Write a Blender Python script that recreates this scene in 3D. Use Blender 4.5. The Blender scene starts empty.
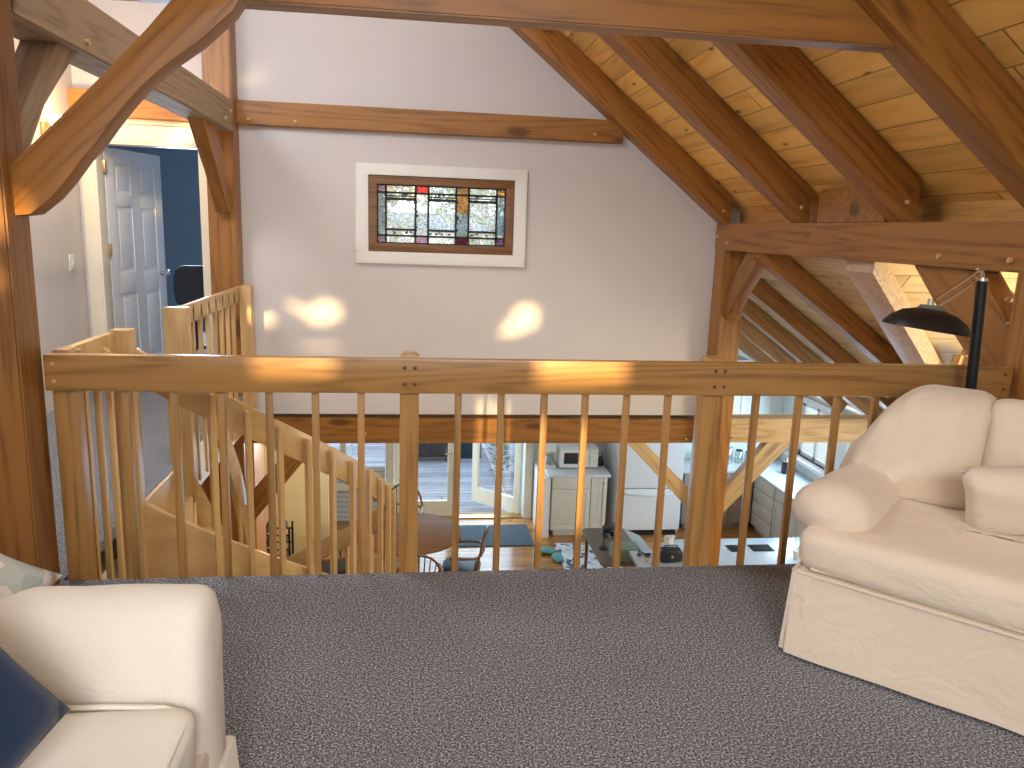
import bpy, bmesh, math, random
from mathutils import Vector, Matrix, noise
random.seed(7)
PI = math.pi
S = bpy.context.scene
COL = S.collection
R = math.radians
BASE = {}          # empty name -> world matrix

# ------------------------------------------------------------------ materials
def new_mat(name):
    m = bpy.data.materials.new(name); m.use_nodes = True
    nt = m.node_tree; b = nt.nodes['Principled BSDF']
    return m, nt, b
def N(nt, t, **kw):
    n = nt.nodes.new(t)
    for k, v in kw.items():
        if k.startswith('i_'): n.inputs[k[2:].replace('_', ' ')].default_value = v
        else: setattr(n, k, v)
    return n
def L(nt, a, b): nt.links.new(a, b)
def ramp(nt, fac, stops):
    r = N(nt, 'ShaderNodeValToRGB')
    while len(r.color_ramp.elements) < len(stops): r.color_ramp.elements.new(.5)
    for e, (p, c) in zip(r.color_ramp.elements, stops):
        e.position = p; e.color = (*c, 1) if len(c) == 3 else c
    L(nt, fac, r.inputs['Fac']); return r
def mixc(nt, fac, a, b, mode='MIX'):
    m = N(nt, 'ShaderNodeMix', data_type='RGBA', blend_type=mode)
    if isinstance(fac, float): m.inputs[0].default_value = fac
    else: L(nt, fac, m.inputs[0])
    for s, i in ((a, 6), (b, 7)):
        if isinstance(s, tuple): m.inputs[i].default_value = (*s, 1)
        else: L(nt, s, m.inputs[i])
    return m.outputs[2]
def bump(nt, b, h, strength=.2, dist=.01):
    bp = N(nt, 'ShaderNodeBump'); bp.inputs['Strength'].default_value = strength; bp.inputs['Distance'].default_value = dist
    L(nt, h, bp.inputs['Height']); L(nt, bp.outputs[0], b.inputs['Normal'])
def plain(name, c, rough=.5, metal=0., var=.06, scale=6., bmp=0., spec=.5):
    m, nt, b = new_mat(name)
    tc = N(nt, 'ShaderNodeTexCoord'); no = N(nt, 'ShaderNodeTexNoise'); no.inputs['Scale'].default_value = scale; no.inputs['Detail'].default_value = 4
    L(nt, tc.outputs['Object'], no.inputs['Vector'])
    lo = tuple(x * (1 - var) for x in c); hi = tuple(min(1, x * (1 + var)) for x in c)
    r = ramp(nt, no.outputs['Fac'], [(.3, lo), (.7, hi)])
    L(nt, r.outputs[0], b.inputs['Base Color'])
    b.inputs['Roughness'].default_value = rough; b.inputs['Metallic'].default_value = metal
    b.inputs['Specular IOR Level'].default_value = spec
    if bmp: bump(nt, b, no.outputs['Fac'], bmp, .004)
    return m
def wood(name, base, dark, axis='x', rough=.42, grain=1., knots=.5, ring=9.):
    """long grain along one object axis, cathedral rings, sparse knots, each object its own offset"""
    m, nt, b = new_mat(name)
    tc = N(nt, 'ShaderNodeTexCoord'); oi = N(nt, 'ShaderNodeObjectInfo')
    sc = {'x': (.8, 14, 14), 'y': (14, .8, 14), 'z': (14, 14, .8)}[axis]
    off = N(nt, 'ShaderNodeVectorMath', operation='SCALE'); off.inputs[0].default_value = (13.1, 7.7, 5.3); L(nt, oi.outputs['Random'], off.inputs['Scale'])
    ad = N(nt, 'ShaderNodeVectorMath', operation='ADD'); L(nt, tc.outputs['Object'], ad.inputs[0]); L(nt, off.outputs[0], ad.inputs[1])
    mp = N(nt, 'ShaderNodeMapping'); mp.inputs['Scale'].default_value = sc; L(nt, ad.outputs[0], mp.inputs['Vector'])
    big = N(nt, 'ShaderNodeTexNoise'); big.inputs['Scale'].default_value = .42; big.inputs['Detail'].default_value = 1.; L(nt, mp.outputs[0], big.inputs['Vector'])
    ml = N(nt, 'ShaderNodeMath', operation='MULTIPLY'); ml.inputs[1].default_value = ring * 6; L(nt, big.outputs['Fac'], ml.inputs[0])
    sn = N(nt, 'ShaderNodeMath', operation='SINE'); L(nt, ml.outputs[0], sn.inputs[0])
    fine = N(nt, 'ShaderNodeTexNoise'); fine.inputs['Scale'].default_value = 5.; fine.inputs['Detail'].default_value = 5; L(nt, mp.outputs[0], fine.inputs['Vector'])
    m2 = N(nt, 'ShaderNodeMath', operation='MULTIPLY_ADD'); m2.inputs[1].default_value = .17; m2.inputs[2].default_value = .5; L(nt, sn.outputs[0], m2.inputs[0])
    m3 = N(nt, 'ShaderNodeMath', operation='MULTIPLY_ADD'); m3.inputs[1].default_value = .75; L(nt, fine.outputs['Fac'], m3.inputs[0]); 
    s4 = N(nt, 'ShaderNodeMath', operation='SUBTRACT'); L(nt, m2.outputs[0], s4.inputs[0]); s4.inputs[1].default_value = .375
    L(nt, s4.outputs[0], m3.inputs[2])
    mid = tuple((x + y) / 2 for x, y in zip(base, dark))
    k = grain
    lo = tuple(x + (y - x) * k for x, y in zip(base, dark)); 
    r = ramp(nt, m3.outputs[0], [(.12, lo), (.45, tuple(x * .9 + y * .1 for x, y in zip(base, mid))), (.8, tuple(min(1, x * 1.1) for x in base))])
    col = r.outputs[0]
    if knots:
        mk = N(nt, 'ShaderNodeMapping'); mk.inputs['Scale'].default_value = {'x': (1.6, 4.5, 4.5), 'y': (4.5, 1.6, 4.5), 'z': (4.5, 4.5, 1.6)}[axis]
        L(nt, ad.outputs[0], mk.inputs['Vector'])
        vo = N(nt, 'ShaderNodeTexVoronoi'); vo.inputs['Scale'].default_value = 1.; vo.inputs['Randomness'].default_value = 1.; L(nt, mk.outputs[0], vo.inputs['Vector'])
        kr = ramp(nt, vo.outputs['Distance'], [(.10, (1, 1, 1)), (.19, (0, 0, 0))])
        km = N(nt, 'ShaderNodeMath', operation='MULTIPLY'); km.inputs[1].default_value = knots; L(nt, kr.outputs[0], km.inputs[0])
        col = mixc(nt, km.outputs[0], col, tuple(x * .45 for x in dark))
    # whole piece a little lighter or darker than its neighbours
    hv = N(nt, 'ShaderNodeHueSaturation'); mm = N(nt, 'ShaderNodeMath', operation='MULTIPLY_ADD'); mm.inputs[1].default_value = .24; mm.inputs[2].default_value = .88
    L(nt, oi.outputs['Random'], mm.inputs[0]); L(nt, mm.outputs[0], hv.inputs['Value']); L(nt, col, hv.inputs['Color'])
    L(nt, hv.outputs[0], b.inputs['Base Color']); b.inputs['Roughness'].default_value = rough
    bump(nt, b, m3.outputs[0], .12, .004)
    return m
def planks(name, base, dark, width, axis_len='x', axis_w='y', rough=.4, seam=.035, length=2.6, knots=.8):
    """boards side by side: seams across axis_w, staggered butt ends along axis_len"""
    m, nt, b = new_mat(name)
    tc = N(nt, 'ShaderNodeTexCoord'); sp = N(nt, 'ShaderNodeSeparateXYZ'); L(nt, tc.outputs['Object'], sp.inputs[0])
    ln = sp.outputs[axis_len.upper()]; wd = sp.outputs[axis_w.upper()]
    def M(op, a, v=None, v2=None):
        n = N(nt, 'ShaderNodeMath', operation=op)
        for i, s in enumerate((a, v, v2)):
            if s is None: continue
            if isinstance(s, (int, float)): n.inputs[i].default_value = s
            else: L(nt, s, n.inputs[i])
        return n.outputs[0]
    d = M('DIVIDE', wd, width); fl = M('FLOOR', d); fr = M('FRACT', d)
    wn = N(nt, 'ShaderNodeTexWhiteNoise', noise_dimensions='1D'); L(nt, fl, wn.inputs['W'])
    lo = M('MULTIPLY_ADD', wn.outputs['Value'], 5.3, ln); ld = M('DIVIDE', lo, length); lf = M('FRACT', ld); lfl = M('FLOOR', ld)
    w2 = N(nt, 'ShaderNodeTexWhiteNoise', noise_dimensions='2D'); cb = N(nt, 'ShaderNodeCombineXYZ'); L(nt, fl, cb.inputs[0]); L(nt, lfl, cb.inputs[1]); L(nt, cb.outputs[0], w2.inputs['Vector'])
    cv = N(nt, 'ShaderNodeCombineXYZ'); L(nt, M('MULTIPLY', lo, 1.3), cv.inputs[0]); L(nt, M('MULTIPLY', wd, 11.), cv.inputs[1]); L(nt, M('MULTIPLY', w2.outputs['Value'], 37.), cv.inputs[2])
    no = N(nt, 'ShaderNodeTexNoise'); no.inputs['Scale'].default_value = 1.4; no.inputs['Detail'].default_value = 5; L(nt, cv.outputs[0], no.inputs['Vector'])
    r = ramp(nt, no.outputs['Fac'], [(.25, dark), (.5, base), (.8, tuple(min(1, x * 1.15) for x in base))])
    hv = N(nt, 'ShaderNodeHueSaturation'); L(nt, M('MULTIPLY_ADD', w2.outputs['Value'], .4, .8), hv.inputs['Value']); L(nt, r.outputs[0], hv.inputs['Color'])
    col = hv.outputs[0]
    if knots:
        kv = N(nt, 'ShaderNodeCombineXYZ'); L(nt, M('MULTIPLY', lo, 2.6), kv.inputs[0]); L(nt, M('MULTIPLY', wd, 6.), kv.inputs[1]); L(nt, M('MULTIPLY', fl, 7.3), kv.inputs[2])
        vo = N(nt, 'ShaderNodeTexVoronoi'); vo.inputs['Scale'].default_value = 1.; L(nt, kv.outputs[0], vo.inputs['Vector'])
        kr = ramp(nt, vo.outputs['Distance'], [(.05, (1, 1, 1)), (.13, (0, 0, 0))])
        col = mixc(nt, M('MULTIPLY', kr.outputs[0], knots), col, tuple(x * .3 for x in dark))
    s1 = M('LESS_THAN', fr, seam); s2 = M('LESS_THAN', lf, .004); sm = M('MAXIMUM', s1, s2)
    col = mixc(nt, M('MULTIPLY', sm, .75), col, tuple(x * .25 for x in dark))
    L(nt, col, b.inputs['Base Color']); b.inputs['Roughness'].default_value = rough
    inv = M('SUBTRACT', 1., sm); bump(nt, b, inv, .6, .004)
    return m
def fabric(name, c, scale=900., rough=.9, wr=.35):
    m, nt, b = new_mat(name)
    tc = N(nt, 'ShaderNodeTexCoord')
    no = N(nt, 'ShaderNodeTexNoise'); no.inputs['Scale'].default_value = 7.; no.inputs['Detail'].default_value = 5; no.inputs['Distortion'].default_value = .8; L(nt, tc.outputs['Object'], no.inputs['Vector'])
    fi = N(nt, 'ShaderNodeTexNoise'); fi.inputs['Scale'].default_value = scale; L(nt, tc.outputs['Object'], fi.inputs['Vector'])
    r = ramp(nt, fi.outputs['Fac'], [(.3, tuple(x * .9 for x in c)), (.7, tuple(min(1, x * 1.05) for x in c))])
    L(nt, r.outputs[0], b.inputs['Base Color']); b.inputs['Roughness'].default_value = rough
    b.inputs['Sheen Weight'].default_value = .25; b.inputs['Specular IOR Level'].default_value = .15
    bump(nt, b, no.outputs['Fac'], wr, .02)
    return m
def carpet_mat():
    m, nt, b = new_mat('grey_carpet')
    tc = N(nt, 'ShaderNodeTexCoord')
    n1 = N(nt, 'ShaderNodeTexNoise'); n1.inputs['Scale'].default_value = 150.; n1.inputs['Detail'].default_value = 2.5; L(nt, tc.outputs['Object'], n1.inputs['Vector'])
    n2 = N(nt, 'ShaderNodeTexNoise'); n2.inputs['Scale'].default_value = 2.2; n2.inputs['Detail'].default_value = 3; L(nt, tc.outputs['Object'], n2.inputs['Vector'])
    r = ramp(nt, n1.outputs['Fac'], [(.32, (.04, .043, .05)), (.44, (.13, .139, .155)), (.55, (.26, .275, .30)), (.68, (.60, .62, .65))])
    r2 = ramp(nt, n2.outputs['Fac'], [(.3, (.88, .88, .9)), (.7, (1, 1, 1))])
    L(nt, mixc(nt, 1., r.outputs[0], r2.outputs[0], 'MULTIPLY'), b.inputs['Base Color'])
    b.inputs['Roughness'].default_value = 1.; b.inputs['Specular IOR Level'].default_value = .05
    bump(nt, b, n1.outputs['Fac'], .35, .006)
    return m
def glass_mat(name, c=(1, 1, 1), refl=.08, tex=0.):
    m, nt, b = new_mat(name)
    nt.nodes.remove(b); out = nt.nodes['Material Output']
    tr = N(nt, 'ShaderNodeBsdfTransparent'); tr.inputs['Color'].default_value = (*c, 1)
    gl = N(nt, 'ShaderNodeBsdfGlossy'); gl.inputs['Roughness'].default_value = .03
    mx = N(nt, 'ShaderNodeMixShader'); mx.inputs[0].default_value = refl
    L(nt, tr.outputs[0], mx.inputs[1]); L(nt, gl.outputs[0], mx.inputs[2])
    last = mx.outputs[0]
    if tex:
        df = N(nt, 'ShaderNodeBsdfTranslucent'); df.inputs['Color'].default_value = (*c, 1)
        tc = N(nt, 'ShaderNodeTexCoord'); no = N(nt, 'ShaderNodeTexNoise'); no.inputs['Scale'].default_value = 60.; no.inputs['Detail'].default_value = 4; L(nt, tc.outputs['Object'], no.inputs['Vector'])
        rr = ramp(nt, no.outputs['Fac'], [(.4, (0, 0, 0)), (.65, (tex, tex, tex))])
        m2 = N(nt, 'ShaderNodeMixShader'); L(nt, rr.outputs[0], m2.inputs[0]); L(nt, last, m2.inputs[1]); L(nt, df.outputs[0], m2.inputs[2]); last = m2.outputs[0]
    L(nt, last, out.inputs['Surface'])
    return m
def emit_mat(name, c, s):
    m, nt, b = new_mat(name)
    b.inputs['Base Color'].default_value = (*c, 1); b.inputs['Emission Color'].default_value = (*c, 1); b.inputs['Emission Strength'].default_value = s
    return m
def speckle(name, cols, scale, rough=.7):
    m, nt, b = new_mat(name)
    tc = N(nt, 'ShaderNodeTexCoord'); vo = N(nt, 'ShaderNodeTexVoronoi'); vo.inputs['Scale'].default_value = scale; L(nt, tc.outputs['Object'], vo.inputs['Vector'])
    sp = N(nt, 'ShaderNodeSeparateColor'); L(nt, vo.outputs['Color'], sp.inputs[0])
    n = len(cols); r = ramp(nt, sp.outputs[0], [((i + .02) / n, c) for i, c in enumerate(cols)]); r.color_ramp.interpolation = 'CONSTANT'
    L(nt, r.outputs[0], b.inputs['Base Color']); b.inputs['Roughness'].default_value = rough
    return m
def lines_mat(name, c, line, pitch, axis='z', rough=.6, w=.1):
    m, nt, b = new_mat(name)
    tc = N(nt, 'ShaderNodeTexCoord'); sp = N(nt, 'ShaderNodeSeparateXYZ'); L(nt, tc.outputs['Object'], sp.inputs[0])
    d = N(nt, 'ShaderNodeMath', operation='DIVIDE'); d.inputs[1].default_value = pitch; L(nt, sp.outputs[axis.upper()], d.inputs[0])
    f = N(nt, 'ShaderNodeMath', operation='FRACT'); L(nt, d.outputs[0], f.inputs[0])
    l = N(nt, 'ShaderNodeMath', operation='LESS_THAN'); l.inputs[1].default_value = w; L(nt, f.outputs[0], l.inputs[0])
    L(nt, mixc(nt, l.outputs[0], c, line), b.inputs['Base Color']); b.inputs['Roughness'].default_value = rough
    return m

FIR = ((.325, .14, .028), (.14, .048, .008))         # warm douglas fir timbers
OAK = ((.40, .215, .068), (.20, .095, .025))          # oak guard rail
MAP = ((.54, .35, .15), (.40, .23, .085))            # pale maple of the stair
M = dict(
    fir=wood('fir_timber', *FIR, 'x', knots=.75), fir_z=wood('fir_timber_upright', *FIR, 'z'),
    grey_fir=wood('cool_lit_fir', (.33, .235, .15), (.17, .115, .065), 'x', rough=.75),  # grey of the cool daylight put into the fir colour
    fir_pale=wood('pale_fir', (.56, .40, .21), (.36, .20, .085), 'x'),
    oak_x=wood('oak_rail', *OAK, 'x', knots=0, ring=14, rough=.3), oak_y=wood('oak_rail_long', *OAK, 'y', knots=0, ring=14, rough=.3), oak_z=wood('oak_upright', *OAK, 'z', knots=0, rough=.33),
    map_z=wood('maple_upright', *MAP, 'z', knots=0, ring=5, rough=.35), map_x=wood('maple_band', *MAP, 'x', knots=0, ring=4, grain=.6, rough=.33),
    peg=plain('peg_wood', (.6, .38, .18), .5), end=plain('fastener', (.12, .06, .03), .4),
    pine=planks('pine_boards', (.92, .57, .17), (.68, .37, .09), .17, 'x', 'y', knots=.95),
    pine_pale=planks('pale_pine_boards', (.62, .47, .25), (.45, .3, .13), .17, 'x', 'y', knots=.8),
    floorwood=planks('oak_floor_boards', (.42, .19, .06), (.25, .1, .03), .085, 'x', 'y', rough=.16, length=1.4, knots=0),
    deckwood=planks('grey_deck_boards', (.42, .42, .42), (.3, .3, .31), .14, 'x', 'y', rough=.8, length=5, knots=0, seam=.09),
    wall=plain('lilac_white_paint', (.62, .585, .58), .75, var=.015, scale=3), white=plain('white_paint', (.78, .77, .74), .45, var=.02),
    cream=plain('cream_paint', (.80, .74, .60), .5, var=.02), kwall=plain('pale_kitchen_paint', (.72, .74, .70), .7, var=.02),
    yellow=plain('pale_yellow_paint', (.85, .73, .42), .7, var=.02),
    blue=plain('slate_blue_paint', (.20, .235, .27), .8, var=.03), door=plain('door_white', (.72, .73, .74), .4, var=.02),
    carpet=carpet_mat(), black=plain('black_metal', (.012, .012, .014), .38, .2), blackp=plain('black_plastic', (.02, .02, .022), .45),
    chrome=plain('brushed_chrome', (.75, .72, .68), .22, 1., .03), brass=plain('brass', (.62, .44, .2), .3, 1.),
    sofa=fabric('cream_slipcover', (.82, .71, .58), wr=.8), sofa2=fabric('ivory_damask', (.80, .76, .69), wr=.5),
    navy=fabric('navy_cloth', (.010, .030, .085), wr=.15),
    glass=glass_mat('window_glass'), lead=plain('lead_came', (.02, .02, .022), .5, .3),
    winwood=wood('walnut_sash', (.20, .09, .03), (.1, .04, .012), 'x', knots=0),
    counter=plain('pale_counter', (.62, .66, .70), .25, var=.04, scale=40), cab=plain('cabinet_cream', (.66, .62, .53), .5, var=.02),
    cabdark=plain('cabinet_shaded', (.30, .25, .22), .55), fridge=plain('fridge_white', (.78, .80, .82), .25, var=.01),  # cabdark: shadow on the rear cabinets put into their colour
    dark=plain('dark_void', (.012, .012, .012), .8), walnut=wood('walnut_table', (.25, .115, .045), (.13, .055, .02), 'x', knots=0, rough=.8),
    chairwood=wood('chair_wood', (.21, .09, .035), (.1, .04, .015), 'z', knots=0, rough=.35),
    desk=plain('brown_laminate', (.17, .125, .10), .45), green=plain('sage_green', (.19, .26, .2), .6), teal=plain('teal_cloth', (.12, .3, .28), .8),
    matblue=plain('slate_mat', (.055, .075, .09), .95, var=.2, scale=80), rug=speckle('patterned_rug', [(.6, .62, .66), (.62, .64, .66), (.08, .09, .16), (.5, .53, .58), (.7, .7, .7)], 16),
    paper=plain('white_paper', (.8, .8, .79), .7), pinkp=plain('pink_card', (.6, .2, .2), .6), jar=glass_mat('jar_glass', (.8, .85, .85), .3),
    siding=lines_mat('grey_siding', (.40, .46, .52), (.2, .24, .28), .14), blind=lines_mat('blind_slats', (.62, .66, .7), (.33, .37, .42), .075, w=.18),
    leaf=plain('autumn_leaf', (.30, .26, .06), .8, var=.4, scale=3), leaf2=plain('green_leaf', (.10, .16, .045), .8, var=.4, scale=3), bark=plain('bark', (.1, .07, .05), .9),
    red=plain('red_paint', (.3, .04, .04), .6), roofgrey=plain('grey_shingle', (.075, .10, .12), .9), grass=plain('lawn', (.30, .34, .30), 1.),
    floral=speckle('floral_cloth', [(.42, .46, .45), (.5, .53, .5), (.34, .40, .38), (.62, .42, .47), (.45, .49, .47), (.66, .62, .6)], 22, .9),
    lilac=plain('violet_cloth', (.2, .07, .2), .9), bread=lines_mat('beadboard', (.68, .64, .56), (.42, .39, .34), .045, 'x', w=.12),
)

# ------------------------------------------------------------------ mesh builder
class MB:
    def __init__(s): s.v = []; s.f = []
    def add(s, vs, fs):
        o = len(s.v); s.v += [Vector(v) for v in vs]; s.f += [tuple(i + o for i in f) for f in fs]; return s
    def box(s, x0, x1, y0, y1, z0, z1):
        return s.add([(x0, y0, z0), (x1, y0, z0), (x1, y1, z0), (x0, y1, z0), (x0, y0, z1), (x1, y0, z1), (x1, y1, z1), (x0, y1, z1)],
                     [(0, 3, 2, 1), (4, 5, 6, 7), (0, 1, 5, 4), (1, 2, 6, 5), (2, 3, 7, 6), (3, 0, 4, 7)])
    def prism(s, poly, axis, a0, a1):
        f = {'x': lambda p, a: (a, p[0], p[1]), 'y': lambda p, a: (p[0], a, p[1]), 'z': lambda p, a: (p[0], p[1], a)}[axis]
        n = len(poly)
        return s.add([f(p, a0) for p in poly] + [f(p, a1) for p in poly],
                     [tuple(range(n)), tuple(range(2 * n - 1, n - 1, -1))] + [(i, (i + 1) % n, n + (i + 1) % n, n + i) for i in range(n)])
    def rings(s, rs, cap=True, closed=True):
        n = len(rs[0]); vs = [p for r in rs for p in r]; fs = []
        for i in range(len(rs) - 1):
            for j in range(n if closed else n - 1):
                k = (j + 1) % n; fs.append((i * n + j, i * n + k, (i + 1) * n + k, (i + 1) * n + j))
        if cap: fs += [tuple(range(n - 1, -1, -1)), tuple(range((len(rs) - 1) * n, len(rs) * n))]
        return s.add(vs, fs)
    def tube(s, path, r, n=8):
        path = [Vector(p) for p in path]; rs = r if isinstance(r, (list, tuple)) else [r] * len(path); out = []
        up = None
        for i, p in enumerate(path):
            t = (path[min(i + 1, len(path) - 1)] - path[max(i - 1, 0)]).normalized()
            if up is None: up = Vector((0, 0, 1)) if abs(t.z) < .9 else Vector((1, 0, 0))
            a = t.cross(up).normalized(); b = a.cross(t).normalized(); up = b
            out.append([p + a * math.cos(2 * PI * k / n) * rs[i] + b * math.sin(2 * PI * k / n) * rs[i] for k in range(n)])
        return s.rings(out)
    def lathe(s, prof, c=(0, 0, 0), n=24, mat=None):
        c = Vector(c); out = []
        for r, z in prof:
            ring = [Vector((r * math.cos(2 * PI * k / n), r * math.sin(2 * PI * k / n), z)) for k in range(n)]
            if mat: ring = [mat @ p for p in ring]
            out.append([c + p for p in ring])
        return s.rings(out)
    def blob(s, c, h, e=(1, 1), nu=24, nv=14, mat=None, amp=0., freq=6.):
        """superellipsoid; e<1 squarer"""
        c = Vector(c); P = lambda t, k: math.copysign(abs(t) ** k, t); rs = []
        for i in range(nv + 1):
            ph = -PI / 2 + PI * i / nv; ring = []
            for j in range(nu):
                th = 2 * PI * j / nu
                cp = P(math.cos(ph), e[0]) if 0 < i < nv else 0.004
                p = Vector((h[0] * cp * P(math.cos(th), e[1]), h[1] * cp * P(math.sin(th), e[1]), h[2] * P(math.sin(ph), e[0])))
                if amp: p *= 1 + amp * noise.noise(p * freq)
                ring.append(c + (mat @ p if mat else p))
            rs.append(ring)
        return s.rings(rs)
    def pillow(s, c, a, b, t, mat, n=16, amp=.004, pinch=.08):
        c = Vector(c); vs = []; fs = []
        for side in (1, -1):
            o = len(vs)
            for i in range(n + 1):
                for j in range(n + 1):
                    x = -1 + 2 * i / n; y = -1 + 2 * j / n
                    k = 1 - pinch * (1 - (abs(x) * abs(y)) ** 2) * max(abs(x), abs(y)) ** 4
                    z = t * ((1 - x ** 4) * (1 - y ** 4)) ** .45
                    p = Vector((x * a * k, y * b * k, side * z))
                    p.z += side * amp * noise.noise(p * 14) * (z / t)
                    vs.append(c + mat @ p)
            for i in range(n):
                for j in range(n):
                    q = (o + i * (n + 1) + j, o + (i + 1) * (n + 1) + j, o + (i + 1) * (n + 1) + j + 1, o + i * (n + 1) + j + 1)
                    fs.append(q if side > 0 else q[::-1])
        return s.add(vs, fs)
    def cushion(s, c, h, r=.05, crown=.02, n=(18, 14), mat=None, amp=.004, freq=9., sq=.28):
        """box cushion: rounded edges, slightly crowned top, optional outline shape(u, v) -> (x, y)"""
        c = Vector(c); rs = []; nu = 4 * n[0]
        prof = []
        for k in range(7): a = PI / 2 * k / 6; prof.append((r * (1 - math.sin(a)), -h[2] + r * (1 - math.cos(a))))
        prof = [(r + .35 * h[0], -h[2]), (r + .08, -h[2])] + prof
        top = [(i, -z) for i, z in reversed(prof)]; prof = prof + top
        prof = [(min(h[0], h[1]) * .98, -h[2])] + prof + [(min(h[0], h[1]) * .98, h[2])]
        for ins, z in prof:
            ring = []
            for k in range(nu):
                t = 2 * PI * k / nu; P = lambda q, e: math.copysign(abs(q) ** e, q)
                cx, cy = P(math.cos(t), sq), P(math.sin(t), sq)
                x, y = cx * max(.002, h[0] - ins), cy * max(.002, h[1] - ins)
                zz = z + (math.copysign(crown, z) * (1 - (x / h[0]) ** 2) * (1 - (y / h[1]) ** 2) if abs(z) > h[2] * .3 else 0)
                p = Vector((x, y, zz)); p += Vector((0, 0, 1)) * amp * noise.noise(p * freq) + (p.normalized() * amp * noise.noise(p * freq + Vector((9, 4, 2))))
                ring.append(c + (mat @ p if mat else p))
            rs.append(ring)
        return s.rings(rs)
    def build(s, name, mat, parent=None, bevel=0., smooth=None, local=False, seg=2):
        me = bpy.data.meshes.new(name)
        vs = s.v
        if parent is not None and not local and parent.name in BASE:
            inv = BASE[parent.name].inverted(); vs = [inv @ v for v in vs]
        me.from_pydata([tuple(v) for v in vs], [], s.f); me.validate()
        bm = bmesh.new(); bm.from_mesh(me)
        bmesh.ops.remove_doubles(bm, verts=bm.verts, dist=1e-5)
        bmesh.ops.recalc_face_normals(bm, faces=bm.faces)
        if bevel:
            es = [e for e in bm.edges if len(e.link_faces) == 2 and e.calc_face_angle(0) > .6]
            bmesh.ops.bevel(bm, geom=es, offset=bevel, segments=seg, affect='EDGES', profile=.6, clamp_overlap=True)
        lim = R(smooth if smooth is not None else 38)
        for e in bm.edges: e.smooth = len(e.link_faces) == 2 and e.calc_face_angle(0) < lim
        for f in bm.faces: f.smooth = True
        bm.to_mesh(me); bm.free()
        me.materials.append(M[mat] if isinstance(mat, str) else mat)
        o = bpy.data.objects.new(name, me); COL.objects.link(o)
        if parent is not None:
            o.parent = parent
            if not local and parent.name in BASE: BASE[o.name] = BASE[parent.name]
        return o
def tag(o, label=None, cat=None, group=None, kind=None):
    if label: o['label'] = label
    if cat: o['category'] = cat
    if group: o['group'] = group
    if kind: o['kind'] = kind
    return o
def thing(name, label, cat, loc=(0, 0, 0), rz=0., group=None, kind='thing'):
    o = bpy.data.objects.new(name, None); COL.objects.link(o); o.location = loc; o.rotation_euler = (0, 0, rz)
    o.empty_display_size = .1
    BASE[o.name] = Matrix.Translation(Vector(loc)) @ Matrix.Rotation(rz, 4, 'Z')
    return tag(o, label, cat, group, kind)
def struct(name, mb, mat, parent=None, **k):
    o = mb.build(name, mat, parent, **k)
    if parent is None: o['kind'] = 'structure'
    return o
def sempty(name, loc=(0, 0, 0)):
    o = bpy.data.objects.new(name, None); COL.objects.link(o); o.location = loc; BASE[o.name] = Matrix.Translation(Vector(loc)); o['kind'] = 'structure'
    return o
def dup(root, loc, rz=None, label=None, name=None):
    r = root.copy(); COL.objects.link(r); r.location = loc
    if rz is not None: r.rotation_euler = (0, 0, rz)
    if label: r['label'] = label
    for ch in list(root.children):
        c = ch.copy(); COL.objects.link(c); c.parent = r
        for g in list(ch.children):
            d = g.copy(); COL.objects.link(d); d.parent = c
    return r
def settle(o, pts_mesh=None): pass

def frame3(p0, p1, up=(0, 0, 1)):
    p0, p1 = Vector(p0), Vector(p1); x = (p1 - p0).normalized(); z = Vector(up); y = z.cross(x)
    if y.length < .05: y = Vector((0, 1, 0))
    y.normalize(); z = x.cross(y).normalized()
    return Matrix((x, y, z)).transposed(), p0
def timber(name, label, p0, p1, w, h, mat='fir', group=None, cat='beam', up=(0, 0, 1), pegs=(), prof=None, bevel=.007, kind='thing'):
    """squared timber of its own: local x runs along its length from p0 to p1 (centre line); w across (local y), h deep (local z)"""
    Rm, o0 = frame3(p0, p1, up); ln = (Vector(p1) - Vector(p0)).length
    mb = MB()
    n = max(1, int(ln / .25)) ; rs = []
    for i in range(n + 1):
        x = ln * i / n
        jw = .0025 * noise.noise(Vector((x * 3, ln, w * 9))); jh = .0025 * noise.noise(Vector((x * 3, ln + 7, h * 9)))
        rs.append([Vector((x, -w / 2, -h / 2 + jh)), Vector((x, w / 2, -h / 2 + jh)), Vector((x, w / 2 + jw, h / 2)), Vector((x, -w / 2 + jw, h / 2))])
    mb.rings(rs)
    o = mb.build(name, mat, bevel=0, smooth=30)
    m = o.data; bm = bmesh.new(); bm.from_mesh(m)
    es = [e for e in bm.edges if e.calc_face_angle(0) > .8]
    bmesh.ops.bevel(bm, geom=es, offset=bevel, segments=2, affect='EDGES', clamp_overlap=True)
    for f in bm.faces: f.smooth = False
    bm.to_mesh(m); bm.free()
    o.matrix_world = Matrix.Translation(o0) @ Rm.to_4x4()
    tag(o, label, cat, group, kind)
    for (px, face, pz) in pegs:      # peg at x along length, on face -1/+1 of local y, height pz
        pb = MB(); y = face * w / 2
        pb.rings([[Vector((px + .013 * math.cos(a * PI / 4), y + face * d, pz + .013 * math.sin(a * PI / 4))) for a in range(8)] for d in (-.01, .016)])
        q = pb.build('peg', 'peg', o, local=True)
    return o
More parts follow.
